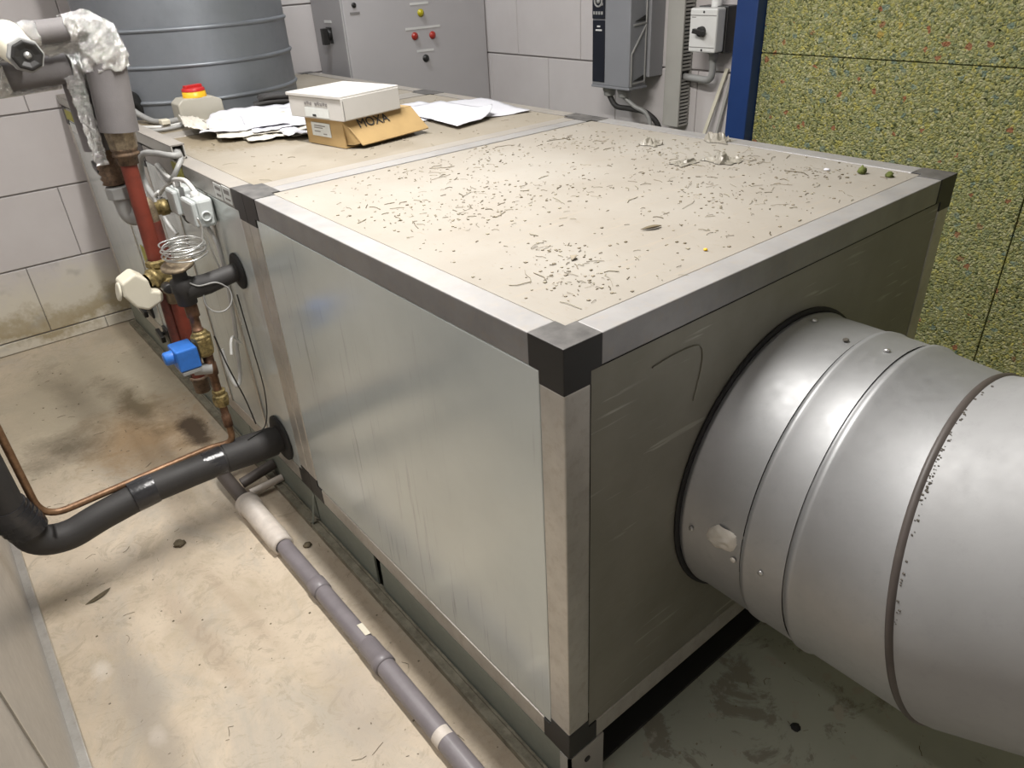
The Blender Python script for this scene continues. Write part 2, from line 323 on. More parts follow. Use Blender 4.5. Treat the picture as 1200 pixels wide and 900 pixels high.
# ------------------------------------------------------------------ mesh builder
class MB:
    def __init__(s): s.v = []; s.f = []; s.mi = []; s.sm = []
    def add(s, vs, fs, mi=0, smooth=False):
        o = len(s.v); s.v += [Vector(p) for p in vs]
        for f in fs: s.f.append([o+i for i in f]); s.mi.append(mi); s.sm.append(smooth)
    def box(s, x0, x1, y0, y1, z0, z1, mi=0):
        vs = [(x, y, z) for z in (z0, z1) for y in (y0, y1) for x in (x0, x1)]
        s.add(vs, [(0, 2, 3, 1), (4, 5, 7, 6), (0, 1, 5, 4), (2, 6, 7, 3), (0, 4, 6, 2), (1, 3, 7, 5)], mi); return s
    def obox(s, c, ax, ay, az, mi=0):     # oriented box: centre and half-axis vectors
        c, ax, ay, az = Vector(c), Vector(ax), Vector(ay), Vector(az)
        vs = [c + a*ax + b*ay + d*az for d in (-1, 1) for b in (-1, 1) for a in (-1, 1)]
        s.add(vs, [(0, 2, 3, 1), (4, 5, 7, 6), (0, 1, 5, 4), (2, 6, 7, 3), (0, 4, 6, 2), (1, 3, 7, 5)], mi); return s
    def tube(s, path, r, n=12, mi=0, caps=True, closed=False):
        path = [Vector(p) for p in path]; m_ = len(path); rr = r if isinstance(r, (list, tuple)) else [r]*m_
        ts = []
        for i in range(m_):
            a = path[(i-1) % m_] if closed or i > 0 else path[i]; b = path[(i+1) % m_] if closed or i < m_-1 else path[i]
            t = b-a; ts.append(t.normalized() if t.length > 1e-9 else Vector((0, 0, 1)))
        up = Vector((0, 0, 1)) if abs(ts[0].z) < 0.9 else Vector((1, 0, 0))
        u = ts[0].cross(up).normalized(); vs = []
        for i in range(m_):
            u = (u - ts[i]*u.dot(ts[i])); u = u.normalized() if u.length > 1e-6 else ts[i].orthogonal().normalized()
            w_ = ts[i].cross(u)
            for k in range(n):
                a = 2*math.pi*k/n; vs.append(path[i] + (u*math.cos(a) + w_*math.sin(a))*rr[i])
        fs = []
        for i in range(m_ if closed else m_-1):
            j = (i+1) % m_
            for k in range(n):
                l = (k+1) % n; fs.append((i*n+k, i*n+l, j*n+l, j*n+k))
        s.add(vs, fs, mi, True)
        if caps and not closed:
            s.add(vs[:n][::-1], [tuple(range(n))], mi); s.add(vs[-n:], [tuple(range(n))], mi)
        return s
    def lathe(s, c, axis, prof, n=24, mi=0, u0=None):   # prof: (distance along the axis, radius)
        c = Vector(c); a = Vector(axis).normalized(); u = Vector(u0) if u0 else a.orthogonal().normalized(); w_ = a.cross(u); vs = []
        for d, r in prof:
            for k in range(n):
                t = 2*math.pi*k/n; vs.append(c + a*d + (u*math.cos(t) + w_*math.sin(t))*r)
        fs = [(i*n+k, i*n+(k+1) % n, (i+1)*n+(k+1) % n, (i+1)*n+k) for i in range(len(prof)-1) for k in range(n)]
        s.add(vs, fs, mi, n > 8); return s
    def cyl(s, a, b, r, n=20, mi=0, r2=None):
        a, b = Vector(a), Vector(b); s.tube([a, b], [r, r2 or r], n, mi); return s
    def prism(s, pts, thick, mi=0):       # polygon (3D points) extruded by the vector thick
        t = Vector(thick); pts = [Vector(p) for p in pts]; n = len(pts)
        s.add(pts + [p+t for p in pts], [tuple(range(n))[::-1], tuple(range(n, 2*n))] + [(i, (i+1) % n, n+(i+1) % n, n+i) for i in range(n)], mi); return s
    def crumple(s, amt, freq=3.0):
        for i, p in enumerate(s.v):
            q = p*freq; d = Vector((noise.noise(q), noise.noise(q+Vector((31, 7, 3))), noise.noise(q+Vector((5, 19, 47)))))
            q = p*freq*3.1; d += 0.5*Vector((noise.noise(q), noise.noise(q+Vector((31, 7, 3))), noise.noise(q+Vector((5, 19, 47)))))
            s.v[i] = p + d*amt
        s.sm = [False]*len(s.sm); return s
    def build(s, name, mat, parent=None, bevel=0.0, seg=2):
        ws = [P(*p) for p in s.v]
        lo = Vector([min(p[i] for p in ws) for i in range(3)]); hi = Vector([max(p[i] for p in ws) for i in range(3)])
        org = Vector(((lo.x+hi.x)/2, (lo.y+hi.y)/2, lo.z))
        me = bpy.data.meshes.new(name); me.from_pydata([p-org for p in ws], [], s.f)
        for mt in (mat if isinstance(mat, (list, tuple)) else [mat]): me.materials.append(MATS[mt])
        for i, pl in enumerate(me.polygons): pl.material_index = s.mi[i]; pl.use_smooth = s.sm[i]
        me.validate(); me.update()
        import bmesh
        bm = bmesh.new(); bm.from_mesh(me); bmesh.ops.recalc_face_normals(bm, faces=bm.faces); bm.to_mesh(me); bm.free()
        o = bpy.data.objects.new(name, me); C.objects.link(o)
        o.location = org - wloc(parent); o.parent = parent
        if bevel:
            b = o.modifiers.new('bevel', 'BEVEL'); b.width = bevel*S; b.segments = seg; b.limit_method = 'ANGLE'; b.angle_limit = math.radians(40); b.harden_normals = False
        return o
def wloc(o):
    l = Vector((0, 0, 0))
    while o is not None: l += o.location; o = o.parent
    return l
def thing(name, label, cat, loc, group=None):
    o = bpy.data.objects.new(name, None); o.empty_display_size = 0.05; C.objects.link(o); o.location = P(*loc); tag(o, label, cat, group); return o
def tag(o, label, cat, group=None):
    o['label'] = label; o['category'] = cat
    if group: o['group'] = group
    return o
def struct(o): o['kind'] = 'structure'; return o
def fillet(pts, rad, n=7):
    pts = [Vector(p) for p in pts]; out = [pts[0]]
    for i in range(1, len(pts)-1):
        a, b, c = pts[i-1], pts[i], pts[i+1]; d1 = (a-b); d2 = (c-b)
        r = min(rad, d1.length*0.49, d2.length*0.49); p1 = b + d1.normalized()*r; p2 = b + d2.normalized()*r
        for k in range(n+1):
            t = k/n; out.append(p1*(1-t)**2 + b*2*t*(1-t) + p2*t*t)
    return out + [pts[-1]]
def dense(pts, step=.09):
    pts = [Vector(p) for p in pts]; out = [pts[0]]
    for a, b in zip(pts, pts[1:]):
        k = max(1, int((b-a).length/step))
        for i in range(1, k+1): out.append(a+(b-a)*i/k)
    return out
def spline(pts, n=8):
    pts = [Vector(p) for p in pts]; q = [pts[0]*2-pts[1]] + pts + [pts[-1]*2-pts[-2]]; out = []
    for i in range(1, len(q)-2):
        for k in range(n):
            t = k/n; out.append(0.5*((2*q[i]) + (-q[i-1]+q[i+1])*t + (2*q[i-1]-5*q[i]+4*q[i+1]-q[i+2])*t*t + (-q[i-1]+3*q[i]-3*q[i+1]+q[i+2])*t**3))
    return out + [pts[-1]]
def helix(c, r, turns, h, n=22, jit=0.0, ax=None):
    c = Vector(c); out = []
    for i in range(int(turns*n)+1):
        a = 2*math.pi*i/n; k = 1 + jit*math.sin(i*0.37)
        out.append(c + Vector((r*k*math.cos(a), r*k*math.sin(a), h*i/(turns*n) + jit*0.3*math.sin(i*0.9))))
    return out
def text(name, body, mat, origin, xdir, ydir, size, parent, depth=0.006):
    cu = bpy.data.curves.new(name, 'FONT'); cu.body = body; cu.size = size*S; cu.extrude = depth*S; cu.align_x = 'CENTER'; cu.align_y = 'CENTER'
    tmp = bpy.data.objects.new(name, cu); dg = bpy.context.evaluated_depsgraph_get(); C.objects.link(tmp); dg.update()
    me = bpy.data.meshes.new_from_object(tmp.evaluated_get(bpy.context.evaluated_depsgraph_get())); bpy.data.objects.remove(tmp)
    x = Vector(xdir).normalized(); y = Vector(ydir); y = (y - x*y.dot(x)).normalized(); z = x.cross(y)
    M = Matrix((x, y, z)).transposed().to_4x4(); me.transform(M)
    me.materials.clear(); me.materials.append(MATS[mat])
    o = bpy.data.objects.new(name, me); C.objects.link(o); o.parent = parent; o.location = P(*origin) - wloc(parent); return o

# ------------------------------------------------------------------ room shell
XR, YB, XL, YF, ZC = 28.5, 43.6, -21.0, -20.0, 25.0
struct(MB().box(XL-1, XR+2, YF-1, YB+1, FZ-1, FZ).build('floor', 'concrete'))
struct(MB().box(XL-1, XR+2, YF-1, YB+1, ZC, ZC+1).build('ceiling', 'ceiling_white'))
struct(MB().box(XL-1, XL, YF, YB, FZ, ZC).build('wall_left', 'plain_wall'))
struct(MB().box(XL-1, XR+2, YF-1, YF, FZ, ZC).build('wall_front', 'plain_wall'))
BH, BW, J = 4.33, 6.4, 0.09
wb = struct(MB().box(XL-1, XR+2, YB+0.12, YB+1, FZ, ZC).build('wall_back', 'mortar'))
wr = struct(MB().box(XR+0.12, XR+1.5, YF, YB, FZ, ZC).build('wall_right', 'mortar'))
zb = [-0.2 + BH*k for k in range(-4, 7)]
cache = {}
def block(par, ax, a0, a1, z0, z1):
    z0 = max(z0, FZ); z1 = min(z1, ZC)
    if a1-a0 < 0.4 or z1-z0 < 0.3: return
    key = (ax, round(a1-a0, 2), round(z1-z0, 2)); h = J/2
    if ax == 'y': c = P((a0+a1)/2, YB+0.06, z0)
    else: c = P(XR+0.06, (a0+a1)/2, z0)
    if key in cache:
        o = cache[key].copy(); C.objects.link(o); o.parent = par
    else:
        b = MB()
        if ax == 'y': b.box(a0+.018, a1-.018, YB, YB+0.12, z0+h, z1-h)
        else: b.box(XR, XR+0.12, a0+.018, a1-.018, z0+h, z1-h)
        o = b.build('block', 'block_wall', par, bevel=0.035, seg=1); c = P(*( ((a0+a1)/2, YB+0.06, z0+h) if ax == 'y' else (XR+0.06, (a0+a1)/2, z0+h) )); cache[key] = o; o.location = c - wloc(par); return
    o.location = P(*( ((a0+a1)/2, YB+0.06, z0+h) if ax == 'y' else (XR+0.06, (a0+a1)/2, z0+h) )) - wloc(par)
for k in range(len(zb)-1):
    off = -1.6 if k % 2 == 0 else 1.6
    x = off - BW*4
    while x < XR:
        block(wb, 'y', max(x, XL), min(x+BW, XR), zb[k], zb[k+1]); x += BW
    y = (32.2 if k % 2 else 35.4) - BW*4
    while y < YB:
        block(wr, 'x', max(y, 7.0), min(y+BW, YB), zb[k]+0.3, zb[k+1]+0.3); y += BW

# ------------------------------------------------------------------ air handler sections
W, H, L = 15.87, 12.29, 15.24
b_ = 0.70    # profile width
def cap(parent, x, y, z, sx, sy, sz, top='black_cap_dusty'):
    """moulded corner: three arms of length 1 along +-x, +-y, +-z from the outer corner"""
    m_ = MB(); e = 0.012
    q = b_+.01; n_ = [-e, q, 1]
    # one closed solid: grid cells core + three arms, inner faces left out
    cells = {(0, 0, 0), (1, 0, 0), (0, 1, 0), (0, 0, 1)}; ids = {}
    def vid(i, j, k):
        if (i, j, k) not in ids: ids[(i, j, k)] = len(m_.v); m_.v.append(Vector((x + sx*n_[i], y + sy*n_[j], z + sz*n_[k])))
        return ids[(i, j, k)]
    for (i, j, k) in sorted(cells):
        for ax in range(3):
            for dd in (0, 1):
                nb = [i, j, k]; nb[ax] += 1 if dd else -1
                if tuple(nb) in cells: continue
                base = [i, j, k]; base[ax] += dd; a1, a2 = [t for t in range(3) if t != ax]; fc = []
                for (u1, u2) in ((0, 0), (1, 0), (1, 1), (0, 1)):
                    c = list(base); c[a1] += u1; c[a2] += u2; fc.append(vid(*c))
                m_.f.append(fc); m_.mi.append(0); m_.sm.append(False)
    o = m_.build('corner_cap', ['black_plastic', top], parent, bevel=.02)
    for pl in o.data.polygons:
        if abs(pl.normal.z) > 0.9 and z > -1: pl.material_index = 1
    return o
def section(label, y0, y1, topmat, framemat, sides, near):
    t = thing('air_handler_section', label, 'air handler', (W/2, (y0+y1)/2, -H), 'air handler sections in one row')
    fm = framemat
    # twelve profiles
    for z0 in (-H, -b_):
        m0 = fm if z0 > -1 else 'alu'
        for x0 in (0, W-b_): MB().box(x0, x0+b_, y0+1, y1-1, z0, z0+b_).build('frame_rail', m0, t, bevel=0.03)
        for yy in (y0, y1-b_): MB().box(1, W-1, yy, yy+b_, z0, z0+b_).build('frame_rail', m0, t, bevel=0.03)
    for x0 in (0, W-b_):
        for yy in (y0, y1-b_): MB().box(x0, x0+b_, yy, yy+b_, -H+(0.98 if near else 1), -1).build('frame_post', 'alu', t, bevel=0.03)
    for x, sx in ((0, 1), (W, -1)):
        for y, sy in ((y0, 1), (y1, -1)):
            cap(t, x, y, 0, sx, sy, -1); cap(t, x, y, -H, sx, sy, 1)
    g = 0.03
    # top and far panels
    MB().box(b_+g, W-b_-g, y0+b_+g, y1-b_-g, -0.35, -0.02).build('top_panel', topmat, t, bevel=0.02)
    MB().box(W-0.35, W-0.02, y0+b_+g, y1-b_-g, -H+b_, -b_-g).build('side_panel', 'panel_side', t)
    # long side facing the aisle
    for (a, c) in sides:
        MB().box(0.02, 0.35, a, c, -H+b_+g, -b_-g).build('side_panel', 'panel_side', t, bevel=0.03)
    MB().box(0.36, 0.5, y0+b_, y1-b_, -H+b_, -b_).build('side_backing', 'seal_dark', t)
    return t
s1 = section('large near section with scratched dusty top, joined to the big round duct', 0, L-0.01, 'top_panel', 'alu_top', [(b_+.03, L-b_-.03)], True)
s2 = section('middle section with cardboard boxes and papers on top and pipes entering its side', L+0.01, 27.60, 'top_panel_far', 'alu_dusty', [(L+b_+.03, 19.15), (19.22, 23.6), (23.67, 27.6-b_-.03)], False)
s3 = section('farthest section by the block wall, under the standing round duct, with black door handles', 27.62, 43.0, 'top_panel_far', 'alu_dusty', [(27.62+b_+.03, 34.2), (34.27, 42.27)], False)
# end panel with the round opening of the duct
DX, DZ, DR = 7.88, -6.14, 4.07
def end_panel():
    m_ = MB(); n = 64; x0, x1, z0, z1 = b_+.03, W-b_-.03, -H+b_+.03, -b_-.03; y = 0.02; ring = []; outer = []
    for k in range(n):
        a = 2*math.pi*k/n; c, s_ = math.cos(a), math.sin(a)
        ring.append((DX+(DR+.06)*c, y, DZ+(DR+.06)*s_))
        tx = ((x1 if c > 0 else x0)-DX)/c if abs(c) > 1e-6 else 1e9; tz = ((z1 if s_ > 0 else z0)-DZ)/s_ if abs(s_) > 1e-6 else 1e9
        q = min(tx, tz); outer.append((DX+q*c, y, DZ+q*s_))
    # snap nearest outer samples to the corners
    for cx_, cz_ in ((x0, z0), (x0, z1), (x1, z0), (x1, z1)):
        i = min(range(n), key=lambda k: (outer[k][0]-cx_)**2+(outer[k][2]-cz_)**2); outer[i] = (cx_, y, cz_)
    back = [(p[0], 0.35, p[2]) for p in ring]
    m_.add(ring+outer+back, [(k, (k+1) % n, n+(k+1) % n, n+k) for k in range(n)] + [(k, 2*n+k, 2*n+(k+1) % n, (k+1) % n) for k in range(n)])
    m_.build('end_panel', 'panel_end_shaded', s1)
    MB().lathe((DX, 0.3, DZ), (0, -1, 0), [(0, DR-.05), (0.36, DR-.02), (0.36, DR+.13), (0.30, DR+.15), (0.27, DR+.02)], 72).build('sealing_ring', 'rubber', s1)
end_panel()
MB().box(b_, W-b_, .45, .6, -H+b_, -b_).build('inner_sheet', 'dark_void', s1)
# pressed mark on the end panel
mk = MB(); mk.tube(spline([(2.5, 0.0, -1.35), (3.3, 0.0, -1.3), (4.05, 0.0, -1.4), (4.2, 0, -1.9), (4.0, 0, -2.8)], 5), 0.018, 6); mk.build('pressed_mark', 'panel_end_shaded', s1)
# stickers on the side
def sticker(par, pts, mat, lines=(), xx=-0.02, name='label_sticker'):
    o = MB().prism([(xx, p[0], p[1]) for p in pts], (0.02, 0, 0)).build(name, mat, par)
    for (y, z, wy, hz) in lines: MB().box(xx-0.012, xx-0.002, y, y+wy, z, z+hz).build('print_line', 'ink_faint', o)
    return o
sticker(s2, [(17.95, -0.1), (17.2, -0.1), (17.2, -.62), (17.95, -.62)], 'label_paper', [(17.3, -.30, .5, .12), (17.35, -.52, .4, .08)])
sticker(s2, [(17.1, -0.05), (16.35, -0.05), (16.35, -.6), (17.1, -.6)], 'label_paper', [(16.45, -.30, .5, .15), (16.45, -.50, .45, .06)])
sticker(s2, [(22.6, -.08), (21.35, -.08), (21.35, -.64), (22.6, -.64)], 'yellow_label')
sticker(s3, [(33.5, -6.15), (32.2, -6.15), (32.2, -7.3), (33.5, -7.3)], 'yellow_label')
sticker(s3, [(42.4, -.12), (40.6, -.12), (40.6, -.66), (42.4, -.66)], 'yellow_label')
sticker(s3, [(42.0, -.8), (40.5, -.8), (40.5, -1.3), (42.0, -1.3)], 'label_paper')
# door handles of the far section
for (y, z) in ((36.0, -2.4), (36.4, -10.9), (33.7, -11.6)):
    h_ = MB(); h_.box(-0.12, 0.02, y-.55, y+.55, z-.42, z+.42); h_.obox((-0.38, y+.1, z), (.12, 0, 0), (0, .5, .12), (0, -.05, .2)); h_.cyl((-.05, y+.3, z), (-.3, y+.3, z), .12, 12)
    h_.build('door_handle', 'black_plastic', s3, bevel=0.05)
# vertical hinge profiles dividing the side panels
for y in (19.2, 23.65): MB().box(-0.03, 0.04, y-.09, y+.09, -H+b_, -b_).build('joint_strip', 'alu', s2)
MB().box(-0.03, 0.04, 34.15, 34.32, -H+b_, -b_).build('joint_strip', 'alu', s3)

# ------------------------------------------------------------------ base frame
bf = thing('base_frame', 'grey galvanised channel base the air handler stands on', 'base frame', (W/2, 21, FZ))
def chan(y0, y1):
    m_ = MB(); z0, z1 = FZ, -H-0.02
    m_.box(0.06, 0.5, y0, y1, z1-.06, z1); m_.box(0.02, 0.09, y0, y1, z0+.1, z1-.05); return m_
def ledge(y0, y1):
    m_ = MB(); z0 = FZ
    m_.box(-0.36, 0.09, y0, y1, z0+.14, z0+.2); m_.box(-0.40, -0.34, y0, y1, z0, z0+.27); m_.box(-.10, -.04, y0, y1, z0+.2, z0+.30); return m_
for a, c in ((0.35, 9.95), (10.4, 15.2), (15.3, 22), (22.1, 42.9)): chan(a, c).build('channel', 'galv_base', bf)
for a, c in ((0.35, 15.2), (15.3, 42.9)): ledge(a, c).build('bottom_flange', 'base_ledge', bf)
MB().box(0.3, .9, 9.7, 10.6, FZ, -12.4).build('lifting_pocket', 'dark_void', bf)  # dark box behind the channel gap, shade of the pocket in its colour
for y in (15.25,): MB().prism([(0.0, y-.05, -12.4), (-.03, y+.05, -12.4), (-.33, y+.05, -13.8), (-.3, y-.05, -13.8)], (0.02, 0, 0)).build('gusset', 'galv_base', bf)
cp = MB(); cp.box(-.03, 1.25, -.03, .05, FZ, -H-.02); cp.box(-.03, .05, -.03, .35, FZ, -H-.02); cp.box(1.16, 1.25, .0, .9, FZ, -H-.02); cp.build('corner_plate', 'trunk_grey', bf)
MB().lathe((.62, -.02, -12.85), (0, -1, 0), [(0, .1), (.04, .1), (.04, .001)], 12).build('bolt', 'dark_void', bf)
MB().box(1.25, W-.2, .9, 1.0, FZ, -H-.02).build('front_web', 'dark_void', bf)  # near-black instead of galvanised grey, shade under the unit in the colour
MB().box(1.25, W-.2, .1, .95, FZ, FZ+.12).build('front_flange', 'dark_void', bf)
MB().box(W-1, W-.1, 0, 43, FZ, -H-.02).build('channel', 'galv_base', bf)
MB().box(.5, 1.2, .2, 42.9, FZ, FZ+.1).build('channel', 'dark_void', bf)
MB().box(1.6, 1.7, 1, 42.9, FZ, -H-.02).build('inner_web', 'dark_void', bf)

# ------------------------------------------------------------------ big round duct on the end
dt = thing('round_duct', 'large silver round duct elbow leaving the end of the near section', 'duct', (DX, -3, -10.5))
DC = lambda y: (DX, y, DZ)
yb = -5.35; tilt = 0.235
n3 = Vector((0.0, -math.cos(tilt), math.sin(tilt)))
nseg = 96
def ring_pts(c, nrm, r, n=nseg):
    nrm = Vector(nrm).normalized(); u = Vector((1, 0, 0)); u = (u-nrm*u.dot(nrm)).normalized(); w_ = nrm.cross(u)
    return [Vector(c)+(u*math.cos(2*math.pi*k/n)+w_*math.sin(2*math.pi*k/n))*r for k in range(n)]
def loft(rings, name, mat, parent):
    m_ = MB(); vs = [p for r in rings for p in r]; n = len(rings[0])
    m_.add(vs, [(i*n+k, i*n+(k+1) % n, (i+1)*n+(k+1) % n, (i+1)*n+k) for i in range(len(rings)-1) for k in range(n)], 0, True); return m_.build(name, mat, parent)
Y_ = (0, -1, 0)
# bead positions are slightly tilted planes, as the elbow starts straight away
t1, t2 = 0.05, 0.10
def nt_(t): return (0, -math.cos(t), math.sin(t))
rg = [ring_pts(DC(.3), Y_, DR)]
def bead_rings(c, t, r, h=0.07, w_=0.10):
    nn = Vector(nt_(t)); out = []
    for d, e in ((-w_, 0), (-w_*.5, h*.8), (0, h), (w_*.5, h*.8), (w_, 0)): out.append(ring_pts(Vector(c)+nn*d, nn, r+e))
    return out
rg += bead_rings(DC(-1.85), 0.03, DR, .05, .07)
r2 = [ring_pts(DC(-1.93), nt_(.03), DR)]
rA = [ring_pts(DC(.3), Y_, DR), ring_pts(DC(-.12), Y_, DR), ring_pts(DC(-.16), Y_, DR+.04), ring_pts(DC(-.2), Y_, DR), ring_pts(DC(-1.82), nt_(.03), DR)]
loft(rA, 'duct_collar', 'duct', dt)
loft([ring_pts(DC(-1.83), nt_(.03), DR-.03), ring_pts(DC(-1.86), nt_(.03), DR-.03), ring_pts(DC(-1.865), nt_(.03), DR+.045), ring_pts(DC(-1.99), nt_(.03), DR+.055), ring_pts(DC(-2.04), nt_(.03), DR+.02), ring_pts(DC(-2.95), nt_(.06), DR+.015)], 'duct_segment', 'duct', dt)
loft([ring_pts(DC(-2.95), nt_(.06), DR-.02), ring_pts(DC(-3.0), nt_(.06), DR-.03), ring_pts(DC(-3.06), nt_(.06), DR+.07), ring_pts(DC(-3.18), nt_(.06), DR+.075), ring_pts(DC(-3.27), nt_(.06), DR), ring_pts(Vector(DC(yb))-n3*.08, n3, DR)], 'duct_segment', 'duct', dt)
c3 = Vector(DC(yb))
loft([ring_pts(c3+n3*a_, n3, DR+r_) for a_, r_ in ((-.09, -.01), (-.08, .04), (-.02, .065), (.03, .05), (.07, .02), (.09, -.01))], 'sealing_lip', 'pvc_dark', dt)
d2 = Vector((math.sin(.059)*math.cos(.453), -math.cos(.059)*math.cos(.453), math.sin(.453)))
seg_end = c3 + d2*4.4
n4 = Vector((math.sin(.06), -math.cos(.70), math.sin(.70))).normalized()
loft([ring_pts(c3+n3*.06, n3, DR+.01), ring_pts(c3+n3*.3, n3, DR), ring_pts(c3+d2*2.2, d2, DR), ring_pts(seg_end, n4, DR)], 'duct_segment', 'duct_grey', dt)
d3 = Vector((0.05, -math.cos(.95), math.sin(.95)))
loft([ring_pts(seg_end-n4*.05, n4, DR+.06), ring_pts(seg_end+n4*.08, n4, DR+.09), ring_pts(seg_end+n4*.15, n4, DR), ring_pts(seg_end+d3*5, (0, -.3, 1), DR), ring_pts(seg_end+d3*5+Vector((0, -1, 14)), (0, 0, 1), DR)], 'duct_segment', 'duct_grey', dt)
# crusty dust along the lip
cr = MB()
for i in range(75):
    a = random.choice((random.gauss(2.25, .18), random.uniform(1.5, 3.0))); nn = n3; u = Vector((1, 0, 0)); w_ = nn.cross(u); rr = DR+.012
    p = c3 + (u*math.cos(a)+w_*math.sin(a))*rr + nn*random.uniform(.09, .17); q = random.uniform(.006, .018)
    cr.obox(p, (q, 0, .2*q), (0, q*1.3, 0), (0, .2*q, q*.6))
o = cr.build('dust_crust', 'dust_crust', dt); o['kind'] = 'stuff'
def on_duct(y, ang, r=DR): return Vector((DX+r*math.cos(ang), y, DZ+r*math.sin(ang)))
for (y, a, mt) in ((-.4, 1.51, 'zinc'), (-1.48, 1.62, 'dust_crust'), (-2.38, 1.58, 'zinc'), (-2.41, 3.17, 'zinc'), (-.44, 3.16, 'zinc'), (-1.68, 3.2, 'putty')):
    p = on_duct(y, a, DR+.03); nn = Vector((math.cos(a), 0, math.sin(a)))
    MB().lathe(p, nn, [(0, .07), (.03, .07), (.05, .04), (.05, .001)], 10).build('screw', mt, dt)
pt = MB(); pc_a, pc_y = 3.104, -1.29
grid = {}
vs = []; fs = []; n = 22
for i in range(n+1):
    for j in range(n+1):
        u, v_ = (i/n*2-1), (j/n*2-1); q = math.hypot(u, v_); ang = math.atan2(v_, u)
        edge = 1 + .22*noise.noise(Vector((math.cos(ang)*1.5, math.sin(ang)*1.5, 3))); hgt = max(0, 1-(q/edge)**3)*.10*(1+.8*noise.noise(Vector((u*2.5, v_*2.5, 1))))
        vs.append(on_duct(pc_y+u*.42+v_*.1, pc_a+v_*.085, DR+hgt+(.015 if q < edge else -.06)))
for i in range(n):
    for j in range(n): k = i*(n+1)+j; fs.append((k, k+1, k+n+2, k+n+1))
pt.add(vs, fs, 0, True); pt.build('putty_patch', 'putty', dt)

# ------------------------------------------------------------------ standing round duct on the far section
sd = thing('round_duct', 'dark silver round duct standing upright on the far end of the unit', 'duct', (6.07, 36.3, 0))
rr = 5.2; c_ = (6.07, 36.3, -.02); zs = [.78+1.62*k for k in range(16)]
prof = [(0, rr)]
for z in zs:
    if z < 24: prof += [(z-.12, rr), (z-.06, rr+.1), (z+.06, rr+.1), (z+.12, rr)]
prof.append((25.0, rr))
body_prof = [(0, rr), (25.0, rr)]
MB().lathe(c_, (0, 0, 1), body_prof, 72).build('duct_body', 'duct_far', sd)
for z in zs:
    if z < 24: MB().lathe((6.07, 36.3, z-.02), (0, 0, 1), [(-.12, rr-.01), (-.07, rr+.07), (0, rr+.11), (.07, rr+.07), (.12, rr-.01)], 72).build('stiffening_bead', 'duct_far', sd)
# grey flat box beside it
gb = thing('wall_box', 'flat grey steel enclosure standing left of the upright duct', 'enclosure', (1.4, 34.5, 0))
MB().box(.7, 2.35, 33.9, 34.6, 0.0, 4.6).build('body', 'grey_cabinet_side', gb, bevel=.05)
MB().box(.78, 2.27, 33.82, 33.9, .12, 4.5).build('door', 'grey_cabinet_side', gb, bevel=.03)

# ------------------------------------------------------------------ unit on the left edge
lu = thing('neighbour_unit', 'shiny grey sheet metal unit casing at the left edge', 'air handler', (-15, 5, FZ))
MB().box(-20, -10.34, -18, 24.6, FZ+.3, -.5).build('casing', 'left_unit', lu, bevel=.05)
MB().box(-20, -10.07, -18, 24.6, FZ, FZ+.34).build('base_rail', 'alu', lu, bevel=.03)
MB().box(-10.36, -10.30, 6.0, 6.12, FZ+.34, -.6).build('panel_joint', 'alu', lu)

# ------------------------------------------------------------------ control cabinet
cb = thing('control_cabinet', 'tall light grey control cabinet with signal lamps behind the unit', 'cabinet', (22.7, 41.2, FZ))
x0, x1, yf, yk, zt = 16.95, 28.4, 38.9, 43.5, 12.0
MB().box(x0, x1, yf+.35, yk, FZ, zt).build('body', 'grey_cabinet_side', cb, bevel=.05)
MB().box(x0+.02, x1-.02, yf+.22, yf+.35, FZ+1, zt-.1).build('door_seal', 'white_plastic', cb)
dr = MB().box(x0, x1, yf, yf+.24, FZ+1, zt).build('door', 'grey_cabinet', cb, bevel=.06)
def lamp(x, z, mt, r=.2):
    q = thing2 = MB().lathe((x, yf, z), (0, -1, 0), [(0, r+.02), (.07, r+.02), (.07, r-.02), (.13, r-.03), (.19, r*.6), (.2, .001)], 20).build('signal_lamp', mt, dr)
    return q
lamp(22.8, 3.2, 'lamp_yellow', .23); lamp(22.13, 1.80, 'lamp_red', .23); lamp(23.6, 1.74, 'lamp_red', .23); lamp(22.86, .32, 'black_plastic', .23)
for xa, xb, z in ((22.0, 23.5, 3.78), (21.45, 24.3, 2.28), (22.2, 23.6, .82)):
    MB().box(xa, xb, yf-.03, yf, z-.07, z+.07).build('label_strip', 'white_plastic', dr)
lk = MB(); lk.lathe((17.75, yf, 4.02), (0, -1, 0), [(0, .16), (.06, .16), (.06, .001)], 16); lk.build('door_lock', 'black_plastic', dr)
MB().box(17.4, 18.1, yf-.04, yf, 3.5, 3.62).build('label_strip', 'ink_faint', dr)
MB().box(17.0, 17.6, yf-.04, yf, 4.5, 4.8).build('label_strip', 'white_plastic', dr)
sw = MB(); sw.box(x0-.06, x0, 40.9, 41.7, 1.75, 2.75); sw.lathe((x0-.05, 41.3, 2.3), (-1, 0, 0), [(0, .38), (.2, .38), (.2, .001)], 20); sw.obox((x0-.4, 41.25, 2.2), (.22, 0, 0), (0, .16, 0), (0, 0, .5)); sw.build('main_switch', 'black_plastic', cb, bevel=.04)
MB().box(x0-.03, x0, 40.8, 41.8, 3.0, 3.15).build('label_strip', 'white_plastic', cb)

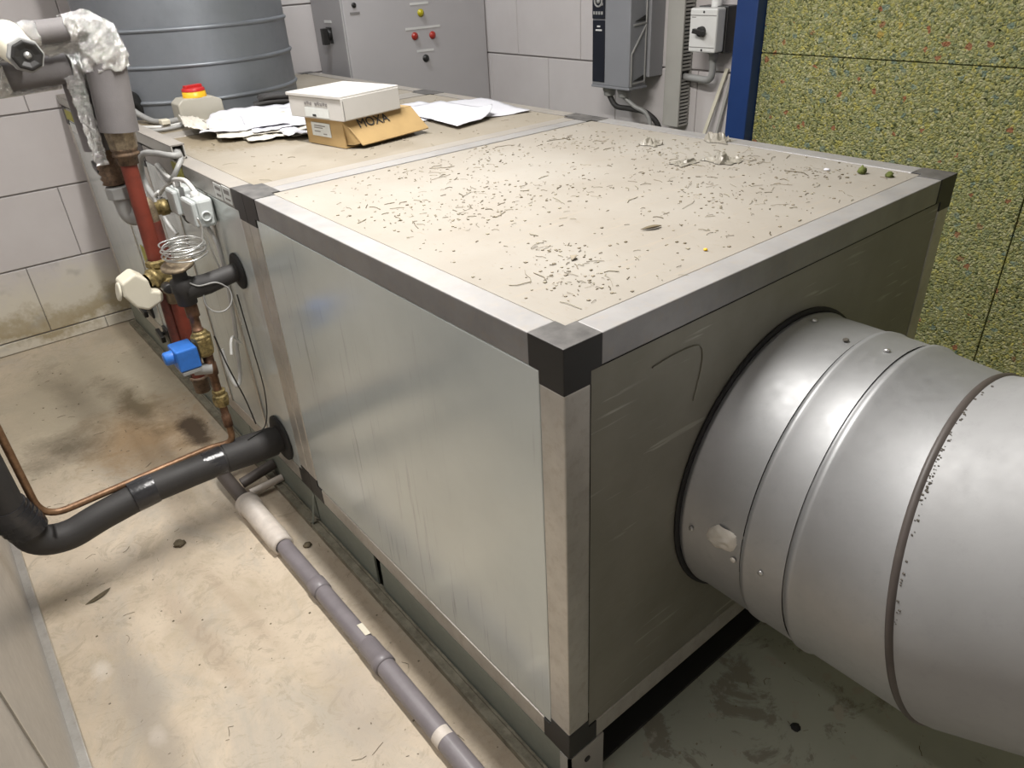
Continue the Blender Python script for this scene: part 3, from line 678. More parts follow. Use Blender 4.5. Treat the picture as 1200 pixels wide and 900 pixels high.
# ------------------------------------------------------------------ frequency drive on the right wall
fd = thing('frequency_drive', 'grey wall mounted frequency drive with black keypad panel', 'drive', (27.2, 23.7, -.8))
fx = 25.85
MB().box(fx, 27.3, 22.25, 25.25, -.75, 6.0).build('front_cover', 'drive_grey', fd, bevel=.06)
MB().box(27.3, 28.5, 22.0, 25.4, -.3, 6.0).build('heat_sink', 'drive_side', fd, bevel=.04)
MB().box(fx-.05, fx+.01, 24.2, 25.18, -.55, 2.78).build('black_fascia', 'drive_black', fd, bevel=.02)
kp = MB().box(fx-.09, fx+.01, 24.2, 25.18, 2.86, 5.6).build('keypad', 'drive_black', fd, bevel=.03)
kr = MB(); kr.lathe((fx-.09, 24.68, 3.78), (-1, 0, 0), [(0, .34), (.05, .34), (.05, .25), (0, .25)], 20); kr.build('key_ring', 'gland_grey', kp)
kr = MB(); kr.lathe((fx-.09, 24.68, 3.78), (-1, 0, 0), [(0, .14), (.05, .14), (.05, .001)], 16); kr.build('key', 'gland_grey', kp)
for i in range(4): MB().box(fx-.13, fx-.08, 24.30+i*.21, 24.43+i*.21, 3.08, 3.24).build('key', 'gland_grey', kp)
for i in range(3): MB().box(fx-.13, fx-.08, 24.30, 24.42, 3.55+i*.28, 3.68+i*.28).build('key', 'gland_grey', kp)
MB().box(fx-.065, fx-.045, 24.55, 24.80, 2.42, 2.50).build('printed_mark', 'white_plastic', fd)
MB().box(fx-.065, fx-.045, 24.42, 24.92, 2.22, 2.30).build('printed_mark', 'white_plastic', fd)
MB().box(fx-.02, 27.4, 22.2, 25.3, -.88, -.74).build('bottom_plate', 'drive_grey', fd, bevel=.03)
# raised ribs on the side
rb = MB()
ys = 22.22
def bar(p, q, r=.06): rb.cyl((p[0], ys, p[1]), (q[0], ys, q[1]), r, 8)
bar((26.0, -.7), (26.0, 1.05)); bar((26.0, 1.05), (27.15, 2.5)); bar((27.15, -.6), (27.15, 6)); bar((26.1, 2.55), (27.15, 2.6)); bar((26.1, -.55), (27.15, -.5))
rb.build('side_rib', 'zinc', fd)
MB().prism([(26.2, ys-.02, 2.72), (27.05, ys-.02, 2.72), (27.05, ys-.02, 3.0)], (0, .04, 0)).build('grip_recess', 'dark_void', fd)
MB().prism([(26.2, ys-.02, -.4), (27.05, ys-.02, -.4), (27.05, ys-.02, -.15)], (0, .04, 0)).build('grip_recess', 'dark_void', fd)
for y in (24.5, 23.3): MB().lathe((26.6, y, -.85), (0, 0, -1), [(0, .42), (.25, .42), (.3, .36), (.55, .34), (.6, .2), (.6, .001)], 10).build('cable_gland', 'gland_grey', fd, bevel=.02)
MB().tube(spline([(26.6, 24.5, -1.4), (26.7, 24.0, -2.0), (26.9, 23.0, -2.1), (27.2, 21.9, -2.3), (27.6, 21.2, -3.3), (27.8, 20.9, -6)]), .16).build('power_cable', 'black_foam', fd)
MB().tube(spline([(26.6, 23.3, -1.4), (26.8, 22.6, -1.9), (27.1, 21.9, -2.3), (27.2, 21.6, -3.2), (27.4, 21.5, -6)]), .13).build('power_cable', 'cable_grey', fd)

# ------------------------------------------------------------------ slotted trunking, isolator, strips, column
tk = thing('wall_trunking', 'upright grey slotted cable trunking on the right wall', 'cable trunking', (28, 20.4, -2.9))
MB().box(27.45, 27.6, 19.8, 20.95, -2.9, 12).build('cover', 'trunk_grey', tk, bevel=.04)
MB().box(28.4, 28.5, 19.85, 20.9, -2.9, 12).build('back_plate', 'trunk_grey', tk)
MB().box(27.6, 28.4, 20.75, 20.85, -2.9, 12).build('side_wall', 'trunk_grey', tk)
MB().box(27.7, 28.35, 19.98, 20.0, -2.9, 12).build('inner_shade', 'dark_void', tk)
z = -2.9
while z < 6.2:
    if not (-.30 < z < .02): MB().box(27.55, 28.45, 19.85, 19.93, z, z+.11).build('slot_finger', 'trunk_grey', tk)
    z += .19
iso = thing('isolator_switch', 'small white wall isolator box with black rotary knob', 'switch', (27.6, 17.9, 1.2))
MB().box(26.75, 27.5, 17.1, 18.85, 1.28, 3.40).build('cover', 'white_plastic', iso, bevel=.09)
MB().box(27.5, 28.5, 17.0, 18.9, 1.2, 3.45).build('base', 'black_plastic', iso, bevel=.05)
MB().box(26.73, 26.76, 17.15, 18.8, 1.52, 1.55).build('cover_joint', 'ink_faint', iso)
MB().box(26.73, 26.76, 17.15, 18.8, 3.05, 3.08).build('cover_joint', 'ink_faint', iso)
kn = MB(); kn.lathe((26.75, 18.0, 2.3), (-1, 0, 0), [(0, .26), (.22, .24), (.22, .001)], 18); kn.obox((26.45, 18.0, 2.3), (.12, 0, 0), (0, .34, .05), (0, -.02, .11)); kn.build('rotary_knob', 'black_plastic', iso, bevel=.02)
for z in (3.22, 1.40): MB().lathe((26.76, 17.95, z), (-1, 0, 0), [(0, .06), (.02, .06), (.02, .001)], 10).build('screw', 'ink', iso)
MB().box(26.74, 26.76, 18.45, 18.7, 2.95, 2.99).build('printed_mark', 'ink_faint', iso)
MB().lathe((27.7, 17.85, 1.25), (0, 0, -1), [(0, .3), (.12, .3), (.14, .24), (.5, .22)], 14).build('cable_gland', 'gland_grey', iso)
MB().tube(fillet([(27.7, 17.85, .8), (27.75, 17.85, -.25), (28.0, 19.95, -.2)], .5), .19).build('conduit', 'cable_grey', iso)
MB().lathe((27.7, 17.9, 3.4), (0, 0, 1), [(0, .28), (.3, .28), (.32, .22), (8, .22)], 16).build('conduit', 'white_plastic', iso)
for k, (a, c, lab) in enumerate((((27.6, 18.3, -3.2), (28.38, 17.35, .35), 'cream plastic strip leaning on the wall, left of two'), ((27.9, 17.55, -3.3), (28.4, 17.0, .2), 'thinner plastic strip leaning on the wall, beside the blue column'))):
    a, c = Vector(a), Vector(c); d = (c-a).normalized(); foot = a - d*((a.z-FZ)/d.z)*1.0
    foot = Vector((26.6-.2*k+1.0*k, a.y+2.6-.8*k, FZ+.02))
    d = c-foot; u = Vector((0, 1, 0)).cross(d).normalized()
    tag(MB().obox((foot+c)/2, Vector((0, .11-.03*k, 0)), u*.05, d/2).build('plastic_strip', 'cream_plastic' if k == 0 else 'trunk_grey', bevel=.01), lab, 'strip', 'plastic strips leaning on the wall')
col = thing('steel_column', 'dark blue painted steel column beside the green foam wall', 'column', (27.5, 15.3, FZ))
MB().box(26.9, 28.45, 14.85, 16.1, FZ, ZC).build('post', 'blue_paint', col, bevel=.06)
MB().box(26.6, 28.45, 14.6, 16.4, FZ, FZ+.2).build('foot_plate', 'blue_paint', col, bevel=.03)

# foam lining
fo = thing('foam_lining', 'green speckled recycled foam lining on the right wall', 'acoustic lining', (28, 0, FZ))
def foam_panel(y0, y1, z0, z1):
    ny, nz = 2, 2
    MB().box(27.6, 28.45, y0+.025, y1-.025, z0+.02, z1-.02).build('foam_panel', 'foam', fo, bevel=.04)
for y0, y1 in ((1.42, 14.84), (-12.0, 1.42), (-19.9, -12.0)):
    for z0, z1 in ((FZ, 1.33), (1.33, 16.6), (16.6, ZC)): foam_panel(y0, y1, z0, z1)
MB().box(28.45, 28.6, -19.9, 14.8, FZ, ZC).build('backing', 'dark_void', fo)

# ------------------------------------------------------------------ trunking on the top left edge
ct = thing('cable_trunking', 'grey open ended metal trunking along the far left top edge', 'cable trunking', (.2, 32, 0))
tr = MB(); a0, a1, tz = 0.0, .50, .52; yk0, yk1 = 22.1, 43.4
tr.box(a0, a0+.05, yk0, yk1, 0.02, tz); tr.box(a1-.05, a1, yk0, yk1, .02, tz); tr.box(a0, a1, yk0, yk1, 0.02, .07)
tr.build('channel', 'trunk_grey', ct)
MB().box(a0-.03, a1+.03, yk0, yk1, tz, tz+.05).build('lid', 'alu_dusty', ct)
MB().box(a0+.05, a1-.05, yk0+.25, yk0+.3, .07, tz).build('inner_shade', 'dark_void', ct)

# ------------------------------------------------------------------ thermostat boxes and cables
def jbox(y0, y1, z0, z1, label, hole):
    t = thing('thermostat_box', label, 'junction box', (-.4, (y0+y1)/2, z0), 'thermostat boxes on the side')
    MB().box(-.62, -.02, y0, y1, z0, z1).build('housing', 'box_plastic', t, bevel=.12)
    MB().box(-.80, -.60, y0+.03, y1-.03, z0+.04, z1-.04).build('lid', 'box_plastic', t, bevel=.1)
    if hole:
        MB().lathe((-.38, y0, (z0+z1)/2-.1), (0, -1, 0), [(0, .19), (.06, .19), (.06, .13), (-.03, .12), (-.03, .001)], 18).build('knockout', 'box_plastic', t)
    MB().lathe((-.4, (y0+y1)/2, z1), (0, 0, 1), [(0, .15), (.14, .15), (.2, .08)], 12).build('cable_gland', 'white_plastic', t)
    return t
jbox(18.45, 19.75, -1.75, -.72, 'nearer pale grey box with a round knockout on its end', True)
jbox(20.5, 21.55, -1.75, -.70, 'farther pale grey box partly hidden beside the brass stub', False)
def cable(label, pts, r, mat, group='grey cables by the thermostat boxes', n=8, name='cable'):
    return tag(MB().tube(spline(pts), r, n).build(name, mat), label, 'cable', group)
cable('thick grey cable looping from the open trunking end towards the brass stub', [(.2, 22.3, .3), (.1, 21.7, .25), (-.25, 21.8, .3), (-.42, 22.9, .25), (-.5, 24.7, -.05), (-.45, 25.9, -.9), (-.4, 26.0, -1.6), (-.35, 25.3, -2.0), (-.3, 24.4, -1.9)], .12, 'cable_grey')
cable('grey cable dropping from the open trunking end behind the big loop', [(.3, 22.3, .3), (.15, 21.7, .1), (-.15, 21.2, -.05), (-.4, 21.4, -.45), (-.4, 22.2, -.7), (-.35, 22.9, -.55)], .10, 'cable_grey')
cable('pale cable looping up and into the nearer box', [(-.35, 19.1, -.6), (-.4, 19.9, -.3), (-.4, 21.8, -.55), (-.4, 23.2, -.25), (-.4, 23.0, -.7), (-.38, 21.4, -1.0), (-.36, 21.0, -.55)], .09, 'cable_white')
cable('pale cable sagging from the big loop to the farther box', [(-.3, 24.6, -1.7), (-.4, 23.4, -1.25), (-.4, 22.0, -.75), (-.38, 21.1, -.5)], .08, 'cable_white')
cable('short pink-white cable hanging behind the brass stub', [(-.3, 24.6, -1.6), (-.45, 24.9, -1.9), (-.4, 24.6, -2.7), (-.25, 23.9, -3.3)], .09, 'cable_white')
cable('long white cable running down the side to a hanging loop', [(-.35, 19.0, -1.75), (-.15, 18.8, -2.6), (-.15, 18.9, -4.1), (-.2, 19.3, -6.3), (-.3, 19.4, -7.0), (-.5, 19.2, -8.1), (-.8, 19.0, -8.5), (-.9, 19.3, -7.9), (-.85, 19.6, -7.0)], .085, 'cable_white')
cable('thin dark wire curving down the side panel', [(-.1, 18.2, -4.4), (-.1, 18.0, -6.5), (-.1, 17.9, -8.6), (-.5, 17.6, -9.9), (-1.4, 17.3, -10.05)], .025, 'black_plastic', n=6)
cable('thin dark wire running beside the copper riser', [(-1.4, 17.9, -5.6), (-1.2, 18, -7.0), (-.9, 18, -8.6), (-.8, 17.8, -9.8)], .03, 'black_plastic', n=6)
tag(MB().tube(spline([(-.95, 18.0, -6.6), (-.75, 18.3, -6.2), (-.45, 18.9, -6.35), (-.25, 18.9, -6.7)]), .055, 8).build('cable_tie', 'white_plastic'), 'white cable tie around the white cable above its loop', 'cable tie')

# ------------------------------------------------------------------ heating pipes (red, with grey and foil insulation)
hp = thing('heating_pipe', 'front red heating pipe dropping from grey foam and foil insulation', 'pipe', (-1.9, 21, -7), 'heating pipes')
xr, yr = -1.85, 21.0
MB().tube([(xr, yr, 1.0), (xr-.1, yr, -3.4)], .285, 20).build('pipe', 'red_paint', hp)
MB().tube(fillet([(xr+.27, yr, 4.0), (xr+.17, yr, 3.0), (xr+.03, yr, 1.55)], .5), .64, 28).build('foam_sleeve', 'grey_foam', hp)
fe = MB(); pth = dense(fillet([(-2.5, 20.98, 4.86), (-1.62, 21, 4.83), (-1.57, 21, 3.55)], .6, 10)); nn_ = len(pth)
fe.tube(pth, [.40+.30*min(1, k/(nn_*.62))**1.3 for k in range(nn_)], 56).crumple(.13, 3.2)
fe.build('foil_elbow', 'foil', hp)
MB().tube([(-4.1, 20.95, 4.80), (-2.45, 20.98, 4.86)], .35, 28).build('foam_sleeve', 'grey_foam', hp)
MB().tube(dense([(-7, 20.9, 4.77), (-3.35, 20.95, 4.81)]), .38, 40).crumple(.09, 3.2).build('foil_sleeve', 'foil', hp)
fit_ = MB(); fit_.lathe((xr+.02, yr, 1.62), (0, 0, -1), [(0, .5), (.08, .52), (.66, .48), (.7, .38)], 8); fit_.build('hex_union', 'bronze_fitting', hp, bevel=.03)
MB().lathe((xr+.01, yr, 1.0), (0, 0, -1), [(-.05, .3), (0, .44), (.08, .46), (.12, .40), (.2, .46), (.27, .47), (.33, .36), (.6, .34), (.62, .285)], 20).build('threaded_nipple', 'rust', hp)
MB().tube(spline([(-6.2, 21.3, 4.25), (-4.2, 21.3, 4.33), (-3.2, 21.3, 4.36), (-2.0, 21.3, 4.38)], 14), .24, 24).crumple(.10, 4).build('foil_sleeve', 'foil', hp)
# foil strip that hangs between the two vertical pipes
hr = thing('heating_pipe', 'rear heating pipe with foil wrapped bend, union and curved red drop', 'pipe', (-2, 22, -9.2), 'heating pipes')
MB().tube([(-16, 21.8, 3.50), (-2.62, 21.85, 3.64)], .47, 26).build('foam_sleeve', 'grey_foam', hr)
MB().tube(fillet([(-2.66, 21.85, 3.64), (-2.35, 21.9, 3.6), (-2.35, 21.95, 2.9)], .3), .50, 30).crumple(.08, 3).build('foil_elbow', 'foil', hr)
MB().tube([(-2.42, 22.0, 3.2), (-2.45, 22.0, .9)], .52, 24).build('foam_sleeve', 'grey_foam', hr)
MB().tube(dense([(-7, 21.75, 3.5), (-4.55, 21.75, 3.62)]), .56, 40).crumple(.12, 3).build('foil_sleeve', 'foil', hr)
MB().tube(spline([(-8, 21.8, 3.0), (-5, 21.8, 3.06), (-3.0, 21.85, 3.13)]), .10, 10).build('foil_seam', 'foil', hr)
sl = MB()
for k in range(40):
    t = k/39; z_ = 3.4-2.9*t; ww = .10*(1-t*.5)+.06
    sl.obox((-2.62+.02*math.sin(k), 21.42+.02*math.cos(k*1.7), z_), (ww*1.7, -.05, 0), (0, .04, .0), (0.02*math.sin(k*2.1), 0, .05))
sl.build('foil_strip', 'foil', hr)
MB().lathe((-2.33, 21.95, .95), (0, 0, -1), [(0, .36), (.6, .36), (.7, .44), (.8, .36), (.9, .44), (1.0, .36), (1.1, .44), (1.2, .36), (1.3, .42), (1.35, .3)], 20).build('threaded_nipple', 'rust', hr)
MB().lathe((-2.25, 21.9, -.42), (0.05, 0, -1), [(0, .3), (.03, .5), (.45, .52), (.5, .4)], 8).build('hex_union', 'gland_grey', hr, bevel=.03)
MB().tube(fillet([(-2.22, 21.9, -.85), (-2.15, 21.9, -1.75), (-1.62, 21.5, -1.35)], .5), .38, 18).build('elbow', 'gland_grey', hr)
MB().tube(fillet([(-1.95, 21.75, -1.15), (-1.62, 21.2, -1.05), (-1.60, 21.15, -1.9)], .5, 10), .26, 18).build('elbow', 'bronze_fitting', hr)
MB().tube([(-1.60, 21.15, -1.8), (-1.62, 21.15, -4.6)], .27, 18).build('pipe', 'red_primer_dirty', hr)
MB().tube([(-1.68, 20.9, -4.6), (-1.72, 20.9, -8.55)], .27, 18).build('pipe', 'red_paint', hr)
MB().lathe((-1.72, 20.9, -8.4), (0, 0, -1), [(0, .3), (.03, .38), (.12, .38), (.15, .33), (.75, .31), (.8, .001)], 18).build('end_cap', 'rust', hr)
MB().lathe((-1.66, 20.95, -4.05), (0, 0, -1), [(0, .3), (.02, .44), (.5, .42), (.55, .34), (.95, .36), (1.0, .28)], 20).build('valve_body', 'bronze_fitting', hr)
MB().tube([(-1.98, 21.2, -4.4), (-2.05, 21.2, -7.2)], .25, 16).build('pipe', 'red_primer_dirty', hr)
MB().tube(fillet([(-2.05, 21.2, -7.0), (-2.1, 21.2, -8.0), (-1.6, 21.0, -8.2)], .5), .30, 16).build('elbow', 'red_primer_dirty', hr)
st = thing('coil_connection', 'brass stub entering the unit side through a black rosette', 'pipe fitting', (-.4, 22.8, -2.2))
MB().lathe((0.0, 22.6, -1.75), (-1, 0, 0), [(0, .82), (.05, .82), (.08, .72), (.1, .36), (.11, .001)], 28).build('rosette', 'rubber', st)
MB().lathe((0.0, 22.6, -1.75), (-1, 0, 0), [(.05, .26), (.6, .26), (.62, .32), (.9, .32), (.92, .26), (1.3, .24), (1.3, .001)], 16).build('stub', 'brass', st)
ST_ARM = MB().tube(fillet([(-1.2, 22.6, -1.78), (-1.6, 22.4, -1.8), (-1.6, 21.4, -1.75)], .35), .22, 14).build('stub_elbow', 'bronze_fitting', st)
# control valve with cream actuator
cv = thing('valve_actuator', 'cream plastic actuator on a brass valve of the red pipe', 'actuator', (-2.9, 20.3, -4.6))
MB().lathe((xr-.12, 20.9, -3.15), (0, 0, -1), [(0, .3), (.05, .42), (.25, .42), (.3, .34), (.75, .36), (.8, .44), (1.05, .44), (1.1, .3)], 8).build('valve_body', 'brass', cv, bevel=.02)
MB().lathe((xr-.15, 20.7, -3.72), (-1, -.3, -.1), [(0, .3), (.2, .3), (.2, .38), (.42, .38), (.42, .28), (.6, .28)], 12).build('union_nut', 'brass', cv)
ab = MB(); ab.prism([(-3.55, 19.95, -3.45), (-3.0, 19.95, -3.2), (-2.62, 19.95, -3.55), (-2.6, 19.95, -4.0), (-2.25, 19.95, -4.15), (-2.3, 19.95, -4.5), (-2.9, 19.95, -4.72), (-3.3, 19.95, -4.5), (-3.6, 19.95, -3.95)], (0, .95, 0)); ab.build('housing', 'cream_plastic', cv, bevel=.1, seg=3)
MB().lathe((-3.62, 20.4, -3.85), (-1, 0, .25), [(0, .36), (.06, .34), (.07, .25), (.04, .001)], 22).build('turn_knob', 'cream_plastic', cv)
MB().lathe((-2.12, 19.9, -3.95), (0, -1, .1), [(0, .16), (.05, .2), (.5, .2), (.55, .15), (.55, .001)], 14).build('black_knob', 'black_plastic', cv)
# valve stub pointing towards the viewer on the upper pipe
dv = thing('drain_cock', 'cream and black drain valve stub on the foil wrapped pipe', 'valve', (-3.9, 20, 4.2))
ax = Vector((.05, -1, .02)); p0 = Vector((-4.22, 20.5, 4.42))
MB().tube([(-4.25, 20.7, 4.75), (-4.24, 20.2, 4.62), (-4.1, 19.3, 4.33)], [.55, .52, .46], 22).build('sleeve', 'cream_plastic', dv)
MB().lathe((-4.1, 19.4, 4.33), ax, [(0, .46), (.1, .50), (.32, .50), (.33, .36)], 8).build('hex_body', 'gland_grey', dv, bevel=.03)
MB().lathe((-4.08, 19.1, 4.33), ax, [(0, .42), (.15, .44), (.18, .36), (.12, .2), (.12, .001)], 8).build('hex_cap', 'black_plastic', dv, bevel=.03)
MB().lathe((-4.07, 18.98, 4.33), ax, [(-.05, .11), (.02, .11), (.04, .001)], 12).build('bolt', 'zinc', dv)

# ------------------------------------------------------------------ refrigerant circuit
rl = thing('refrigerant_line', 'copper line with blue solenoid valve and capillary coil beside the unit', 'pipe', (-2, 17.6, -10))
cx, cy = -1.95, 17.6
MB().tube(fillet([(-8.86, 17.75, 6.0), (-8.78, 17.8, -10.2), (-2.7, 17.95, -10.12), (-1.87, 17.62, -10.1), (-1.87, 17.6, -8.6)], .9, 10), .13, 14).build('copper_pipe', 'copper', rl)
MB().lathe((-1.88, cy, -9.3), (0, 0, 1), [(0, .14), (.02, .18), (.5, .18), (.52, .15), (1.0, .15)], 14).build('joint_sleeve', 'tarnished_copper', rl)
MB().lathe((-1.88, cy, -8.35), (0, 0, 1), [(0, .17), (.05, .27), (.3, .32), (.5, .30), (.55, .2), (.62, .2), (.62, .26), (.72, .26), (.74, .15)], 8).build('sight_glass', 'brass', rl, bevel=.02)
MB().lathe((-1.9, cy, -7.65), (0, 0, 1), [(0, .16), (.7, .16), (.72, .22), (1.2, .22), (1.22, .19), (1.6, .2), (1.62, .16)], 14).build('pipe', 'tarnished_copper', rl)
vb = MB(); vb.lathe((-1.94, cy, -6.05), (0, 0, 1), [(-.05, .2), (0, .3), (.15, .36), (.8, .38), (.85, .3), (.95, .28), (1.0, .18)], 8); vb.box(-2.2, -1.7, cy-.35, cy+.3, -5.95, -5.35); vb = vb.build('solenoid_valve', 'brass', rl, bevel=.04)
cl = MB().box(-3.05, -2.28, 17.1, 18.1, -6.25, -5.42).build('coil', 'blue_coil', vb, bevel=.06)
MB().lathe((-3.04, 17.6, -5.75), (-1, 0, 0), [(0, .26), (.3, .25), (.34, .2), (.34, .001)], 22).build('coil_nut', 'blue_coil', vb)
MB().box(-3.0, -2.3, 17.12, 18.08, -6.42, -6.26).build('coil_bracket', 'gland_grey', vb, bevel=.03)
MB().lathe((-2.28, 17.6, -5.8), (1, 0, 0), [(-.02, .42), (.06, .42), (.06, .3)], 16).build('coil_seal', 'black_plastic', vb)
MB().cyl((-2.5, 17.6, -6.5), (-1.9, 17.5, -6.62), .22, 12).build('cable_gland', 'gland_grey', vb)
MB().lathe((-1.97, cy, -5.05), (0, 0, 1), [(0, .19), (.05, .21), (.06, .17), (.55, .17), (.57, .23), (1.0, .23), (1.05, .2)], 14).build('pipe', 'tarnished_copper', rl)
ev = MB(); ev.lathe((-2.03, cy, -4.0), (0, 0, 1), [(0, .22), (.05, .34), (.5, .36), (.55, .40), (.95, .38), (1.0, .26), (1.2, .24), (1.45, .42)], 20)
ev = ev.build('expansion_valve', 'black_foam', rl)
MB().lathe((-2.0, cy, -2.6), (-.12, -.12, 1), [(0, .40), (.05, .56), (.12, .56), (.16, .40), (.2, .001)], 26).build('diaphragm_head', 'bronze_fitting', ev)
hx = MB().tube(helix((-1.62, 17.7, -2.35), .72, 5.5, .55, 26, .06), .028, 6).build('capillary_coil', 'steel_wire', ev)
MB().tube([Vector((-1.05+.52*math.cos(a)*.95, 17.3+.1*math.sin(a), -3.95+.52*math.sin(a))) for a in [2*math.pi*k/32 for k in range(32)]], .028, 6, closed=True).build('capillary_loop', 'gland_grey', ev)
MB().tube(spline([(-1.9, 17.3, -3.1), (-1.6, 17.2, -3.3), (-1.0, 17.2, -3.35), (-.6, 17.25, -3.7)]), .03, 6).build('capillary_tube', 'gland_grey', ev)
MB().tube(spline([(-1.0, 17.7, -2.2), (-.8, 17.8, -1.5), (-.85, 17.9, -1.2), (-.7, 18, -2.0), (-.4, 17.9, -4.2), (-.3, 17.9, -5.5)]), .03, 6).build('capillary_tube', 'steel_wire', ev)
MB().tube([(-2.0, cy, -3.45), (-1.2, cy, -3.45), (-.05, cy, -3.3)], [.40, .37, .33], 20).build('insulated_branch', 'black_foam', rl)
MB().lathe((0.0, 17.58, -3.3), (-1, 0, 0), [(0, .68), (.06, .68), (.1, .6), (.12, .34), (.13, .001)], 26).build('rosette', 'rubber', rl)

sl_ = thing('suction_line', 'thick black foam insulated pipe bending up at the left edge', 'pipe', (-4.6, 17.6, -11.3))
MB().tube(fillet([(.0, 17.52, -10.72), (-2.6, 17.55, -10.62), (-5.4, 17.6, -10.62)], .5), .56, 26).build('foam_sleeve', 'black_foam', sl_)
MB().tube(fillet([(-5.3, 17.6, -10.65), (-7.3, 17.5, -10.85), (-8.3, 17.5, -11.1), (-9.25, 17.5, -10.75), (-9.52, 17.4, -9.3)], .9), .54, 26).build('foam_sleeve', 'black_foam', sl_)
MB().tube([(-9.55, 17.4, -9.7), (-9.72, 17.4, 6)], .57, 26).build('foam_sleeve', 'black_foam', sl_)
tp = MB()
for k in range(5): tp.tube([(-9.28-.07*k, 17.46, -10.0+.22*k-.12), (-9.32-.06*k, 17.44, -9.75+.22*k)], [.66+.02*(k % 2), .64], 22)
tp.build('tape_wrap', 'black_tape', sl_)
MB().tube([(-5.95, 17.58, -10.66), (-5.5, 17.6, -10.64), (-5.1, 17.6, -10.63)], [.60, .61, .585], 26).build('tape_band', 'black_tape', sl_)
MB().tube([(-2.4, 17.56, -10.62), (-1.5, 17.55, -10.66), (-.35, 17.52, -10.72)], [.6, .63, .61], 26).build('foam_collar', 'black_foam', sl_)
MB().tube([(-3.2, 17.6, -10.62), (-2.45, 17.56, -10.62)], .585, 20).build('tape_band', 'black_tape', sl_)
MB().lathe((0.0, 17.5, -10.7), (-1, 0, 0), [(0, 1.0), (.08, 1.0), (.12, .9), (.14, .6), (.15, .001)], 30).build('rosette', 'rubber', sl_)
# ------------------------------------------------------------------ drain pipe
dp = thing('drain_pipe', 'grey plastic drain pipe with a white trap lying on the floor', 'pipe', (-1.8, 10, FZ))
MB().tube([(-1.72, -6, -13.66), (-1.75, 7.5, -13.66)], .33, 24).build('pipe', 'pvc_grey', dp)
MB().tube([(-1.75, 7.5, -13.66), (-1.84, 14.9, -13.64)], .32, 24).build('pipe', 'pvc_grey', dp)
MB().lathe((-1.75, 6.9, -13.66), (0, 1, 0), [(0, .34), (.02, .38), (.35, .38), (.37, .35), (1.2, .35), (1.22, .33)], 24).build('coupling', 'pvc_grey', dp)
MB().lathe((-1.8, 11.3, -13.65), (0, 1, 0), [(0, .33), (.02, .36), (.6, .36), (.62, .33)], 24).build('coupling', 'pvc_grey', dp)
MB().tube([(-1.75, 3.4, -13.66), (-1.75, 3.75, -13.66)], .336, 24).build('paint_mark', 'pvc_white', dp)
MB().obox((-1.62, 8.5, -13.345), (.1, 0, -.02), (0, .3, 0), (0, 0, .008)).build('small_label', 'cream_plastic', dp)
MB().lathe((-1.86, 14.6, -13.62), (-.02, 1, .02), [(0, .33), (.01, .42), (.3, .43), (.4, .45), (3.1, .45), (3.12, .52), (3.6, .52), (3.65, .42), (3.66, .001)], 26).build('trap', 'pvc_white', dp)
MB().tube(fillet([(-1.95, 18.2, -13.55), (-2.02, 21.0, -13.4), (-1.2, 21.2, -13.3), (.0, 21.2, -13.15)], .6), .30, 20).build('pipe', 'pvc_dark', dp)
MB().tube([(-1.5, 18.95, -13.7), (.0, 18.9, -13.6)], .17, 14).build('pipe', 'pvc_white', dp)
MB().tube([(-1.6, 19.6, -13.5), (.0, 19.6, -13.2)], .24, 14).build('pipe', 'pvc_dark', dp)

# ------------------------------------------------------------------ things on top
def sheet(name, label, corners, z0, mat, cat='paper', group=None, curl=None, wav=.04, n=16, seed=0, thick=.012, rough=0.0):
    a, b, c, d = [Vector((p[0], p[1], 0)) for p in corners]; m_ = MB(); vs = []
    for k in (0, 1):
        for i in range(n+1):
            for j in range(n+1):
                u, v_ = i/n, j/n; p = a*(1-u)*(1-v_) + b*u*(1-v_) + c*u*v_ + d*(1-u)*v_
                z = z0 + wav*(.5+.8*noise.noise(Vector((u*2.3+seed, v_*2.3, seed)))) + wav*.35*noise.noise(Vector((u*9+seed, v_*9, 1)))
                if rough:
                    z += wav*.45*rough*abs(noise.noise(Vector((u*4+seed, v_*5, 7)))); e1 = .16*rough; p = p + Vector((e1*noise.noise(Vector((v_*5, u*1.2, seed))), e1*1.6*noise.noise(Vector((u*5, v_*1.2, seed+4))), 0))
                if curl:
                    cu, cv_, amt, rad = curl; q = max(0, 1-math.hypot(u-cu, v_-cv_)/rad)
                    z += amt*q**1.3; ctr = (a+b+c+d)/4; p = p + (ctr-p).normalized()*amt*1.3*q*q
                vs.append((p.x, p.y, max(z, z0)+k*thick))
    q = (n+1)**2; fs = []
    for i in range(n):
        for j in range(n):
            k = i*(n+1)+j; fs.append((k, k+1, k+n+2, k+n+1)); fs.append((q+k, q+k+n+1, q+k+n+2, q+k+1))
    e = [i*(n+1) for i in range(n+1)] + [n*(n+1)+j for j in range(1, n+1)] + [i*(n+1)+n for i in range(n-1, -1, -1)] + [j for j in range(n-1, 0, -1)]
    fs += [(e[i], e[(i+1) % len(e)], q+e[(i+1) % len(e)], q+e[i]) for i in range(len(e))]
    m_.add(vs, fs, 0, True); return tag(m_.build(name, mat), label, cat, group)
sheet('paper_sheet', 'white sheet at the right of the loose papers, pointing at the cabinet', [(11.3, 18.95), (14.9, 18.2), (15.85, 23.2), (12.3, 24.1)], .01, 'paper', group='loose sheets right of the boxes', wav=.08, seed=4)
sheet('paper_sheet', 'white sheet with one curled up corner, right of the boxes', [(10.4, 17.75), (13.5, 18.5), (13.6, 23.6), (10.9, 23.6)], .10, 'paper', group='loose sheets right of the boxes', curl=(1, 0, .38, .5), wav=.08, seed=9)
